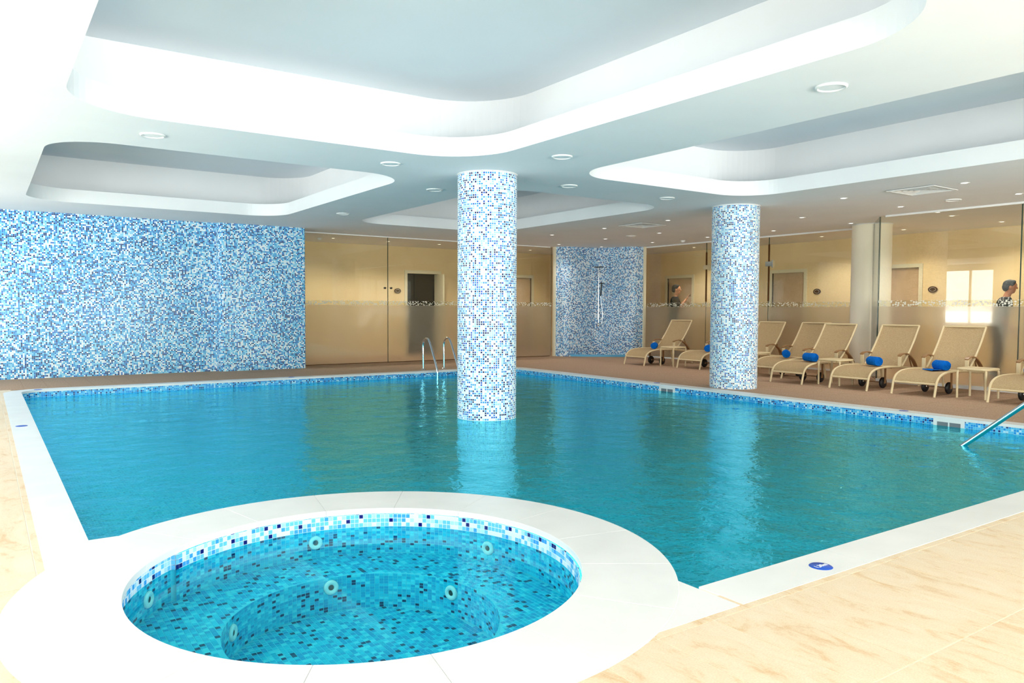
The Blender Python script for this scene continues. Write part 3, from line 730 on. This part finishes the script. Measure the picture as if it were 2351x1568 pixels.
b = MB(); b.tube(catmull([S(.05, .08, 1.55), S(.1, .09, 1.1), S(.08, .08, .85), S(0, .05, .8)], 6), .008, 8); b.build('hose', M['chrome'], st)
b = MB(); b.lathe([(0, 0), (.035, 0), (.035, .1), (0, .1)], 14, c=S(0, .05, .76)); b.build('mixer_valve', M['chrome'], st)

# ================================================================ LADDER AND HANDRAIL
lad = empty('pool_ladder', (7.35, 13.0, 0), label='polished steel pool ladder with two arched rails at the far edge', cat='ladder')
def world_to(e, p): return (p[0] - e.location.x, p[1] - e.location.y, p[2] - e.location.z)
for x in (7.15, 7.62):
    P = [(x, 13.42, .0), (x, 13.42, .3), (x, 13.42, .5), (x, 13.37, .59), (x, 13.28, .62), (x, 13.17, .57), (x, 13.0, .3), (x, 12.86, .05), (x, 12.84, -.1), (x, 12.84, -.56)]
    b = MB(); b.tube([world_to(lad, p) for p in catmull(P, 6)], .021, 12); r_ = b.build('rail', M['steel'], lad)
    b = MB(); b.lathe([(.022, .02), (.045, .012), (.05, 0)], 16, c=world_to(lad, (x, 13.42, 0))); b.build('flange', M['steel'], r_)
for z in (-.25, -.5):
    b = MB(); b.box(7.15 - 7.35, 12.8 - 13, z - .012, 7.62 - 7.35, 12.88 - 13, z + .012); b.build('tread', M['steel'], lad)
hr = empty('pool_handrail', (7.82, 2.2, 0), label='sloping polished steel handrail rising out of the water at the right', cat='handrail')
P = [(0, 1.95, -.59), (0, 1.75, -.42), (0, 1.38, -.105), (0, .86, .35), (0, .45, .7), (0, .3, .82), (0, .1, .86), (0, -.25, .86), (0, -.4, .8), (0, -.42, .6), (0, -.42, 0)]
b = MB(); b.tube(catmull(P, 7), .024, 14); b.build('rail', M['steel'], hr)
b = MB(); b.lathe([(.024, .02), (.05, .012), (.055, 0)], 16, c=(0, -.42, 0)); b.build('flange', M['steel'], hr)
# ================================================================ LOUNGERS
def make_lounger():
    t = empty('sun_lounger'); w2 = .305
    prof = [(-.045, 0), (-.02, .09), (.0, .17), (.035, .235), (.1, .285), (.22, .322), (.4, .338), (.7, .335), (.95, .32), (1.2, .30), (1.5, .285)]
    for s in (1, -1):
        b = MB(); P = catmull([(x, s * w2, z) for x, z in prof], 5); b.tube(P, .017, 10); b.build('side_rail', M['lframe'], t)
    SP = catmull([(x, 0, z) for x, z in [(.005, .185), (.035, .24), (.1, .292), (.22, .33), (.4, .346), (.7, .343), (.93, .33)]], 5)
    b = MB(); n = 13
    top = [[(p.x, -w2 + 2 * w2 * k / (n - 1), p.z - .018 * math.sin(PI * k / (n - 1))) for k in range(n)] for p in SP]
    b.grid(top); b.grid([[(x, y, z - .006) for x, y, z in reversed(r)] for r in top]); b.build('seat_sling', M['weave'], t)
    b = MB(); b0, b1 = Vector((.93, 0, .335)), Vector((1.43, 0, .965)); dv = b1 - b0; nv = Vector((-dv.z, 0, dv.x)).normalized()
    R = []
    for i in range(9):
        c0 = b0 + dv * (i / 8) - nv * .03 * math.sin(PI * i / 8)
        R.append([c0 + Vector((0, -w2 + 2 * w2 * k / (n - 1), 0)) - nv * .02 * math.sin(PI * k / (n - 1)) for k in range(n)])
    b.grid(R); b.grid([[p - nv * .006 for p in reversed(r)] for r in R]); b.build('back_sling', M['weave'], t)
    b = MB(); sag = [b0 + dv * (i / 8) - nv * .03 * math.sin(PI * i / 8) for i in range(9)]
    for s in (1, -1): b.tube([p + Vector((0, s * w2, 0)) for p in sag], .016, 8)
    b.tube([sag[-1] + Vector((0, -w2, 0)), sag[-1] + Vector((0, w2, 0))], .014, 8)
    b.build('back_frame', M['lframe'], t)
    b = MB(); b.tube([(.003, -w2, .178), (.003, w2, .178)], .014, 8); b.build('front_bar', M['lframe'], t)
    b = MB(); b.tube([(.95, -w2, .318), (.95, w2, .318)], .014, 8); b.build('cross_bar', M['lframe'], t)
    for s in (1, -1):
        b = MB(); b.tube([(1.4, s * w2, .29), (1.44, s * w2, .15), (1.46, s * w2, 0)], .016, 8); b.build('rear_leg', M['lframe'], t)
        b = MB(); b.obox((.86, s * (w2 + .005), .42), (1, 0, 0), (0, 1, 0), (0, 0, 1), .012, .026, .085); ar = b.build('armrest', M['lframe'], t, bevel=.004)
        b = MB(); P = catmull([(.84, 0, .5), (.9, 0, .525), (1.0, 0, .535), (1.12, 0, .505), (1.25, 0, .42), (1.34, 0, .32)], 5)
        G = []
        for i, p in enumerate(P):
            d_ = (P[min(i + 1, len(P) - 1)] - P[max(i - 1, 0)]).normalized(); q = Vector((-d_.z, 0, d_.x))
            G.append([p + Vector((0, s * (w2 + .005) + a * .027, 0)) + q * c * .008 for a, c in ((-1, 1), (1, 1), (1, -1), (-1, -1))])
        b.grid(G, closed_v=True, sm=False); b.face(G[0]); b.face(list(reversed(G[-1]))); b.build('arm_pad', M['larm'], ar)
        b = MB(); b.lathe([(.0, -.022), (.02, -.024), (.075, -.022), (.085, -.012), (.085, .012), (.075, .022), (.02, .024), (0, .022)], 22, c=(.64, s * .17, .085), axis='Y'); wh = b.build('wheel', M['black'], t)
        b = MB(); b.lathe([(0, -.027), (.016, -.027), (.016, .027), (0, .027)], 12, c=(.64, s * .17, .085), axis='Y'); b.build('hub', M['steel'], wh)
        b = MB(); b.obox((.64, s * .205, .2), (1, 0, 0), (0, 1, 0), (0, 0, 1), .02, .006, .125); b.build('wheel_bracket', M['larm'], t)
    b = MB(); b.tube([(.64, -.305, .325), (.64, .305, .325)], .013, 8); b.build('cross_bar', M['larm'], t)
    b = MB(); b.tube([(.64, -.205, .09), (.64, .205, .09)], .009, 8); b.build('axle', M['larm'], t)
    for s in (1, -1):
        b = MB(); b.tube([(1.25, s * .2, .65), (1.42, s * .2, .3)], .009, 6); b.build('back_prop', M['larm'], t)
    return t
L0 = make_lounger()
LG = 'sand sling loungers in a row along the glass walls'
LS = [  # x of the front feet, y centre, angle, label
 (11.66, 12.13, 0, 'sand mesh sun lounger farthest away, in front of the curved shower wall'),
 (11.87, 10.77, .0, 'sand mesh sun lounger half hidden left of the right mosaic column'),
 (11.75, 9.76, .0, 'sand mesh sun lounger showing only its back right behind the mosaic column'),
 (11.6, 8.66, .0, 'sand mesh sun lounger mostly hidden behind its neighbour, right of the mosaic column'),
 (10.92, 7.78, -.03, 'sand mesh sun lounger in front of the cream column, its back overlapping another'),
 (10.87, 6.65, .0, 'sand mesh sun lounger just right of the cream column'),
 (10.89, 5.67, .0, 'sand mesh sun lounger with a half unrolled blue towel, beside the nearest table'),
 (10.90, 4.38, .0, 'sand mesh sun lounger cut off by the right edge of the view')]
for i, (x, y, a, lb) in enumerate(LS):
    o = L0 if i == 0 else copy_tree(L0)
    o.location = (x, y, 0); o.rotation_euler = (0, 0, a); setp(o, lb, 'sun lounger', LG)
# towels
def towel(x, y, z, rz, L=.27, r=.058, label='', flap=False):
    t = empty('rolled_towel', (x, y, z), rz, label=label, cat='towel', group='rolled blue towels on the loungers')
    b = MB(); seg = 28; spn = 40; G = []
    for k in range(seg):
        a = 2 * PI * k / seg; rr = r * (1 + .02 * math.sin(5 * a))
        G.append((rr * math.cos(a), rr * math.sin(a)))
    rows = [[(u * L, g0 * s_, r + g1 * s_) for g0, g1 in G] for u, s_ in ((-.5, .93), (-.48, 1), (-.2, 1.02), (.2, 1.0), (.48, 1), (.5, .93))]
    b.grid(rows, closed_v=True)
    for e_ in (-1, 1):                                     # spiral ends, slightly dished
        R = []
        for k in range(spn + 1):
            q = k / spn; a = q * 2 * PI * 3.2; rad = r * .93 * (1 - q)
            R.append([(e_ * (L * .5 - .003), rad * math.cos(a), r + rad * math.sin(a)), (e_ * (L * .5 + .004), rad * .86 * math.cos(a), r + rad * .86 * math.sin(a))])
        b.grid(R)
        b.face([(e_ * (L * .5 - .002), .93 * g0, r + .93 * g1) for g0, g1 in (G if e_ > 0 else list(reversed(G)))])
    b.build('roll', M['towel'], t)
    if flap:
        b = MB(); P = catmull([(0, .01, .008), (0, .07, .012), (0, .14, .012), (0, .2, .01)], 4)
        b.grid([[(-L * .5 + L * k / 6, p.y, p.z + .004 * math.sin(k)) for k in range(7)] for p in P]); b.grid([[(-L * .5 + L * k / 6, p.y, p.z - .010) for k in range(7)][::-1] for p in P])
        b.face([(-L / 2, .21, 0), (L / 2, .21, 0), (L / 2, .205, .014), (-L / 2, .205, .014)])
        b.build('loose_end', M['towel'], t)
    return t
TW = [(12.2, 12.1, -.9), (12.35, 10.7, -1.0), (12.05, 8.62, -.9), (11.5, 7.75, -.3), (11.5, 6.62, -.5), (11.5, 5.6, -.55), (11.5, 4.38, -.4)]
TL = ['blue rolled towel on the farthest lounger', 'blue rolled towel on the lounger left of the right mosaic column', 'blue rolled towel on the mostly hidden lounger right of the column',
      'blue rolled towel lying lengthwise on the lounger before the cream column', 'blue rolled towel on the lounger just right of the cream column', 'blue towel half unrolled on the lounger beside the nearest table', 'blue rolled towel on the lounger at the right edge']
for k, (x, y, a) in enumerate(TW): towel(x, y, .342, a + PI / 2, label=TL[k], flap=(k == 5), L=.25, r=.07)
# side tables
def make_table():
    t = empty('side_table'); hx = .2; hz = .415
    b = MB(); o_ = rrect(-hx, -hx, hx, hx, .07, 6); b.prism(o_, hz - .012, hz); b.build('table_top', M['lframe'], t, bevel=.003)
    b = MB(); R = rrect(-hx, -hx, hx, hx, .07, 6); b.tube([(x, y, hz - .012) for x, y in R] + [(R[0][0], R[0][1], hz - .012)], .016, 8, caps=False); b.build('rim', M['lframe'], t)
    for sx in (-1, 1):
        for sy in (-1, 1):
            b = MB(); c = hx - .015
            P = catmull([(sx * (c - .05), sy * (c - .05), hz - .02), (sx * (c - .01), sy * (c - .01), hz - .03), (sx * c, sy * c, hz - .08), (sx * c, sy * c, .2), (sx * c, sy * c, 0)], 4)
            b.tube(P, .016, 8); b.build('leg', M['lframe'], t)
    return t
T0 = make_table()
for i, (x, y, a, lb) in enumerate([(12.16, 11.5, 0, 'small square sand side table between the two farthest loungers'), (11.95, 9.215, 0, 'small square sand side table just right of the mosaic column'),
        (11.4, 7.215, 0, 'small square sand side table in front of the cream column'), (11.33, 5.02, 0, 'small square sand side table at the right, nearest to the camera')]):
    o = T0 if i == 0 else copy_tree(T0); o.location = (x, y, 0); o.rotation_euler = (0, 0, a); setp(o, lb, 'side table', 'side tables between the loungers')

# ================================================================ CEILING FITTINGS
def make_disc():
    t = empty('ceiling_disc'); b = MB(); b.lathe([(.088, 0), (.09, -.012), (.098, -.016), (.108, -.01), (.11, 0)], 40); b.build('ring', M['white_paint'], t)
    b = MB(); b.lathe([(0, -.008), (.088, -.006)], 40); b.build('cover', M['ceiling'], t); return t
D0 = make_disc()
DS = [(1.33, 7.79, 'round white ceiling disc above the left, between the big and the left recess'), (3.73, 7.76, 'round white ceiling disc left of the front mosaic column'),
      (5.02, 6.35, 'round white ceiling disc right of the front mosaic column'), (5.02, 3.26, 'large looking round white ceiling disc at the upper right'),
      (5.02, 9.1, 'round white ceiling disc behind the front column, on its left'), (6.27, 7.78, 'round white ceiling disc between the two mosaic columns, nearer the front one'),
      (5.03, 12.3, 'round white ceiling disc near the big mosaic wall, right of the left recess'), (8.08, 7.8, 'round white ceiling disc left of the right mosaic column'),
      (11.5, 5.5, 'round white ceiling disc beside the near air vent over the loungers'), (11.27, 9.03, 'round white ceiling disc partly hidden behind the right mosaic column'), (11.56, 12.2, 'round white ceiling disc in front of the curved shower wall')]
for i, (x, y, lb) in enumerate(DS):
    o = D0 if i == 0 else copy_tree(D0); o.location = (x, y, H); setp(o, lb, 'ceiling fitting', 'large round fittings in the ceiling')
def make_down(m):
    t = empty('recessed_downlight'); b = MB(); b.lathe([(.04, -.001), (.043, -.006), (.056, -.006), (.06, 0)], 24); b.build('bezel', M['white_paint'], t)
    b = MB(); b.lathe([(0, -.002), (.04, -.002)], 20); b.build('lens', m, t); return t
DL = []
rown = {10.1: 'nearest the pool', 11.62: 'over the loungers', 13.1: 'nearest the glass'}
ordn = ['farthest', 'second farthest', 'third', 'fourth', 'fifth', 'nearest']
for X in (10.1, 11.62, 13.1):
    for k, Y in enumerate((13.1, 11.42, 9.72, 8.05, 6.33, 4.7)):
        if X > 12.6 and Y < 7.2: X_ = 12.74
        else: X_ = X
        if abs(X - 10.1) < .1 and k == 3: continue
        DL.append((X_, Y, 'small white downlight, %s in the row %s' % (ordn[k], rown[X])))
DL += [(11.7, 14.9, 'small white downlight before the left edge of the curved shower wall'), (13.0, 14.8, 'small white downlight over the curved shower wall')]
DW = [(14.95, 13.47, 'small warm downlight in the glazed passage, left of the mosaic column'), (14.95, 9.86, 'small warm downlight in the glazed passage left of the cream column'), (14.93, 8.06, 'small warm downlight in the glazed passage right of the cream column'),
      (14.99, 6.32, 'small warm downlight in the glazed passage above the person at the right'), (13.4, 6.42, 'small warm downlight just behind the near glass wall'), (6.6, 16.72, 'small warm downlight behind the far glass wall, leftmost'),
      (7.96, 16.7, 'small warm downlight behind the far glass wall, above the glass joint'), (9.35, 16.7, 'small warm downlight behind the far glass wall, above the open door'), (12.2, 16.78, 'small warm downlight behind the far glass, beside the curved shower wall')]
d0 = make_down(M['lampglow']); d1 = make_down(M['glowwarm'])
for p0, lst, gname in ((d0, DL, 'small downlights over the deck'), (d1, DW, 'warm downlights behind the glass walls')):
    for i, (x, y, lb) in enumerate(lst):
        o = p0 if i == 0 else copy_tree(p0); o.location = (x, y, H); setp(o, lb, 'downlight', gname)
for (x, y, _) in DL:
    if x > 12.9: continue
    l = bpy.data.lights.new('deck_lamp', 'SPOT'); l.energy = 26; l.color = (1, .98, .96); l.spot_size = 2.5; l.spot_blend = .8; l.shadow_soft_size = .04
    o = bpy.data.objects.new('deck_lamp', l); COL.objects.link(o); o.location = (x, y, H - .03)
for (x, y, _) in DW:
    l = bpy.data.lights.new('hall_lamp', 'SPOT'); l.energy = 85; l.color = (1, .91, .77); l.spot_size = 2.4; l.spot_blend = .8; l.shadow_soft_size = .04
    o = bpy.data.objects.new('hall_lamp', l); COL.objects.link(o); o.location = (x, y, H - .03)
def make_vent():
    t = empty('air_vent'); a = .31
    def sq(b, r0, z0, r1, z1):
        b.grid([[(-r0, -r0, z0), (r0, -r0, z0), (r0, r0, z0), (-r0, r0, z0)], [(-r1, -r1, z1), (r1, -r1, z1), (r1, r1, z1), (-r1, r1, z1)]], closed_v=True, sm=False)
    b = MB(); sq(b, a, 0, a, -.008); sq(b, a, -.008, a - .03, -.008); sq(b, a - .03, -.008, a - .03, .0); b.build('frame', M['white_paint'], t)
    for k in range(5):
        r = a - .035 - k * .052; b = MB(); sq(b, r, -.004, r - .055, .045 - .004 * k); sq(b, r - .055, .045 - .004 * k, r - .052, .048 - .004 * k); b.build('louvre', M['white_paint'], t)
    b = MB(); b.face([(-a + .03, -a + .03, .055), (-a + .03, a - .03, .055), (a - .03, a - .03, .055), (a - .03, -a + .03, .055)]); b.build('duct', M['dark'], t)
    return t
V0 = make_vent(); V0.location = (10.25, 10.52, H - .012); setp(V0, 'square white four-way air vent in the ceiling before the shower wall', 'air vent', 'ceiling air vents')
o = copy_tree(V0); o.location = (10.21, 5.28, H - .012); setp(o, 'square white four-way air vent in the ceiling above the right loungers', 'air vent', 'ceiling air vents')
def small_dome(x, y, lb):
    t = empty('smoke_detector', (x, y, H), label=lb, cat='smoke detector'); b = MB(); b.lathe([(.05, 0), (.05, -.02), (.035, -.045), (0, -.05)], 20); b.build('dome', M['white_paint'], t)
    b = MB(); b.lathe([(.06, 0), (.06, -.006), (.05, -.008)], 20); b.build('base_plate', M['white_paint'], t)
small_dome(13.29, 12.31, 'white smoke detector on the ceiling left of the right mosaic column'); small_dome(6.35, 16.9, 'white smoke detector on the ceiling behind the far left glass')
# oval plaques
def plaque(loc, axis, lb):
    t = empty('oval_plaque', loc, label=lb, cat='wall sign', group='oval door signs'); b = MB()
    for (r, x) in ((1, -.012),):
        P = [(math.cos(2 * PI * k / 28), math.sin(2 * PI * k / 28)) for k in range(28)]
        f = (lambda u, v, w: (u, w, v)) if axis == 'Y' else (lambda u, v, w: (w, u, v))
        rows = [[f(u * s * .095, v * s * .065, z) for u, v in P] for s, z in ((1, 0), (1, -.01), (.9, -.014))]
        b.grid(rows, closed_v=True, sm=False); b.face([f(u * .9 * .095, v * .9 * .065, -.014) for u, v in P])
    b.build('plate', M['bronze'], t); b = MB()
    f2 = f; b.tube([f2(u * .06, v * .038, -.016) for u, v in P] + [f2(.06, 0, -.016)], .003, 6, caps=False); b.build('raised_line', M['frame'], t)
plaque((8.79, 17.89, 1.66), 'Y', 'brown oval sign on the beige wall left of the open dark doorway')
plaque((15.86, 10.55, 1.64), 'X', 'brown oval sign on the beige wall left of the cream column'); plaque((15.86, 7.93, 1.64), 'X', 'brown oval sign on the beige wall right of the cream column')

# ================================================================ PEOPLE
def ellipsoid(b, c, rx, ry, rz, n=14, m=20):
    G = []
    for i in range(n + 1):
        ph = PI * i / n - PI / 2; cr = max(math.cos(ph), .002)
        G.append([(c[0] + rx * cr * math.cos(2 * PI * q / m), c[1] + ry * cr * math.sin(2 * PI * q / m), c[2] + rz * math.sin(ph)) for q in range(m)])
    b.grid(G, closed_v=True); b.face(list(reversed(G[0]))); b.face(G[-1])
def limb(b, nodes, seg=14):
    """tapering closed tube through (point, radius) nodes with round joints"""
    b.tube([p for p, _ in nodes], [r for _, r in nodes], seg)
    for p, r in nodes: ellipsoid(b, p, r * .99, r * .99, r * .99, 8, 12)
def fuse(b, name, m, parent, voxel, smooth=3):
    me = b.mesh(name, m); bm = bmesh.new(); bm.from_mesh(me); bmesh.ops.remove_doubles(bm, verts=bm.verts, dist=1e-6)
    bmesh.ops.recalc_face_normals(bm, faces=bm.faces); bm.to_mesh(me); bm.free()
    o = bpy.data.objects.new(name, me); COL.objects.link(o); o.parent = parent
    r = o.modifiers.new('fuse', 'REMESH'); r.mode = 'VOXEL'; r.voxel_size = voxel; r.use_smooth_shade = True
    q = o.modifiers.new('soften', 'SMOOTH'); q.factor = .5; q.iterations = smooth
    return o
def person(loc, rz, skin, shirt_m, trouser_m, hair_m, lean, label, h=1.75, phone=False):
    t = empty('person', loc, rz, label=label, cat='person'); k = h / 1.75
    def V(x, y, z):
        if z > .95: x += (z - .95) * lean
        return Vector((x * k, y * k, z * k))
    def loft(b, rings):                                     # (z, x, rx, ry)
        R = [[V(x + rx * math.cos(2 * PI * q / 24), ry * math.sin(2 * PI * q / 24), z) for q in range(24)] for z, x, rx, ry in rings]
        b.grid(R, closed_v=True); b.face(list(reversed(R[0]))); b.face(R[-1])
    body = MB()
    loft(body, [(.84, 0, .08, .12), (.92, -.01, .11, .165), (1.0, -.01, .10, .155), (1.1, 0, .092, .135), (1.22, .005, .105, .15), (1.33, .0, .11, .165), (1.41, -.01, .09, .15), (1.46, -.01, .06, .09), (1.49, 0, .05, .055)])
    limb(body, [(V(-.01, 0, 1.42), .058 * k), (V(.01, 0, 1.53), .053 * k), (V(.015, 0, 1.58), .055 * k)])
    ellipsoid(body, V(.015, 0, 1.66), .098 * k, .077 * k, .098 * k); ellipsoid(body, V(.045, 0, 1.585), .062 * k, .054 * k, .062 * k)
    ellipsoid(body, V(.085, 0, 1.553), .02 * k, .024 * k, .016 * k, 8, 12)                     # chin
    limb(body, [(V(.105, 0, 1.655), .009 * k), (V(.124, 0, 1.618), .014 * k)], 10)           # nose
    ellipsoid(body, V(.1, 0, 1.588), .012 * k, .024 * k, .010 * k, 8, 12)                     # lips
    for sd in (1, -1): ellipsoid(body, V(0, sd * .078, 1.635), .02 * k, .012 * k, .032 * k, 8, 12)   # ears
    shirt = MB(); legs = MB(); hands = []
    loft(shirt, [(.86, 0, .10, .15), (.94, -.01, .128, .182), (1.1, 0, .118, .165), (1.22, .005, .125, .172), (1.33, .0, .128, .182), (1.41, -.01, .108, .168), (1.46, -.01, .078, .105), (1.475, -.005, .066, .075)])
    loft(legs, [(.80, 0, .10, .15), (.92, -.01, .12, .172), (.985, -.01, .115, .166)])
    for sd in (1, -1):
        hipp, knee, ank = V(0, sd * .09, .88), V(.015, sd * .1, .48), V(-.02, sd * .105, .08)
        limb(body, [(hipp, .085 * k), (V(.01, sd * .1, .65), .07 * k), (knee, .052 * k), (V(-.02, sd * .1, .34), .053 * k), (ank, .036 * k)])
        ellipsoid(body, V(.06, sd * .11, .035), .12 * k, .04 * k, .03 * k)
        limb(legs, [(hipp, .1 * k), (V(.01, sd * .1, .65), .085 * k), (knee, .07 * k), (V(-.015, sd * .1, .3), .066 * k), (V(-.02, sd * .105, .1), .06 * k)])
        sh_ = V(-.005, sd * .185, 1.405)
        if phone: el, wr, pd = V(.10, sd * .25, 1.17), V(.26, sd * .10, 1.40), Vector((.45, -.3 * sd, .85))
        else: el, wr, pd = V(-.02, sd * .25, 1.12), V(.14, sd * .23, .92), Vector((.45, -.05 * sd, -.9))
        limb(body, [(sh_, .054 * k), (sh_.lerp(el, .5), .047 * k), (el, .038 * k), (el.lerp(wr, .35), .040 * k), (wr, .027 * k)])
        limb(shirt, [(sh_, .068 * k), (sh_.lerp(el, .5), .062 * k), (sh_.lerp(el, .85), .058 * k)])
        pd.normalize(); up = Vector((0, 1, 0)) - pd * pd.y; up.normalize(); curl = pd.cross(up) * (1 if not phone else -1)
        if curl.x < 0 and not phone: curl = -curl
        for f_ in (-.024, -.008, .008, .024): limb(body, [(wr + up * f_ * .5, .016), (wr + pd * .045 + up * f_ * .9, .014), (wr + pd * .09 + up * f_, .012)], 10)
        for f_, L_ in ((-.031, .060), (-.0105, .074), (.0105, .070), (.031, .054)):
            b0 = wr + pd * .092 + up * f_; limb(body, [(b0, .0098), (b0 + pd * L_ * .45 + curl * .010 + up * f_ * .12, .009), (b0 + pd * L_ * .75 + curl * .030 + up * f_ * .12, .0078)], 8)
        th = wr + pd * .03 - up * sd * .03
        limb(body, [(th, .013), (th + pd * .03 - up * sd * .022 + curl * .012, .011), (th + pd * .058 - up * sd * .028 + curl * .03, .009)], 8)
        hands.append(wr + pd * .11 + curl * .03)
    fuse(body, 'body', skin, t, .0065, 3)
    fuse(shirt, 'shirt', shirt_m, t, .012, 3); fuse(legs, 'trousers', trouser_m, t, .013, 3)
    hb = MB(); ellipsoid(hb, V(-.008, 0, 1.682), .102 * k, .084 * k, .09 * k); ellipsoid(hb, V(-.05, 0, 1.64), .058 * k, .074 * k, .075 * k)
    for i in range(9): a_ = -1.1 + 2.2 * i / 8; ellipsoid(hb, V(.035 * math.cos(a_), .06 * math.sin(a_), 1.735 - .01 * abs(a_)), .045 * k, .028 * k, .03 * k, 6, 10)
    fuse(hb, 'hair', hair_m, t, .008, 2)
    for sd in (1, -1):
        e = MB(); ellipsoid(e, V(.098, sd * .031, 1.655), .012 * k, .014 * k, .009 * k, 8, 12); e.build('eye', M['eyewhite'], t)
        e = MB(); ellipsoid(e, V(.106, sd * .031, 1.655), .006 * k, .006 * k, .006 * k, 6, 10); e.build('pupil', M['dark'], t)
        e = MB(); limb(e, [(V(.102, sd * .015, 1.677), .005), (V(.1, sd * .05, 1.676), .004)], 8); e.build('eyebrow', hair_m, t)
        e = MB(); ellipsoid(e, V(.065, sd * .11, .042), .145 * k, .052 * k, .042 * k); e.build('shoe', M['black'], t)
    if phone:
        pc = (hands[0] + hands[1]) / 2 + Vector((.02, 0, .02)); ph = empty('camera_phone', loc, rz, label='small dark phone raised by the person in black', cat='phone'); o = MB()
        o.obox(pc, (0, 1, 0), (.35, 0, .94), (.94, 0, -.35), .068, .035, .005); o.build('phone_body', M['black'], ph, bevel=.002)
        o = MB(); o.lathe([(0, .009), (.011, .009), (.012, 0)], 14, c=tuple(pc + Vector((0, .04, .008))), axis='X'); o.build('lens', M['steel'], ph)
    return t
M['eyewhite'] = mat('eye_white', (.75, .73, .7), .3)
skinm = mat('skin', srgb(190, 125, 90), .55); skinm2 = mat('skin_light', srgb(205, 145, 110), .55)
hair = mat('dark_hair', (.012, .011, .014), .5); hair2 = noisy('greying_hair', (.015, .016, .02), (.09, .10, .12), 60, .5)
def dotted():
    m = mat('black_shirt_white_dots', (.01, .01, .01), .8); t = NT(m); b_ = t.n['Principled BSDF']; tc = t.add('ShaderNodeTexCoord')
    vo = t.add('ShaderNodeTexVoronoi', i_Scale=24.0); t.link(tc.outputs['Object'], vo.inputs[0]); k = t.math('LESS_THAN', vo.outputs['Distance'], .3)
    mx = t.add('ShaderNodeMix', data_type='RGBA'); t.link(k, mx.inputs[0]); mx.inputs[6].default_value = (.01, .01, .012, 1); mx.inputs[7].default_value = (.85, .85, .85, 1); t.link(mx.outputs[2], b_.inputs['Base Color']); return m
person((14.75, 13.93, 0), -.85, skinm2, mat('black_shirt', (.01, .01, .012), .8), mat('dark_trousers', (.03, .03, .035), .8), hair, .05, 'person in a black shirt standing behind the far glass wall, facing right', 1.84, True)
person((14.2, 6.0, 0), -.95, skinm, dotted(), mat('grey_trousers', (.05, .05, .055), .8), hair2, .22, 'person in a dark dotted top leaning forward behind the right glass wall', 1.72)
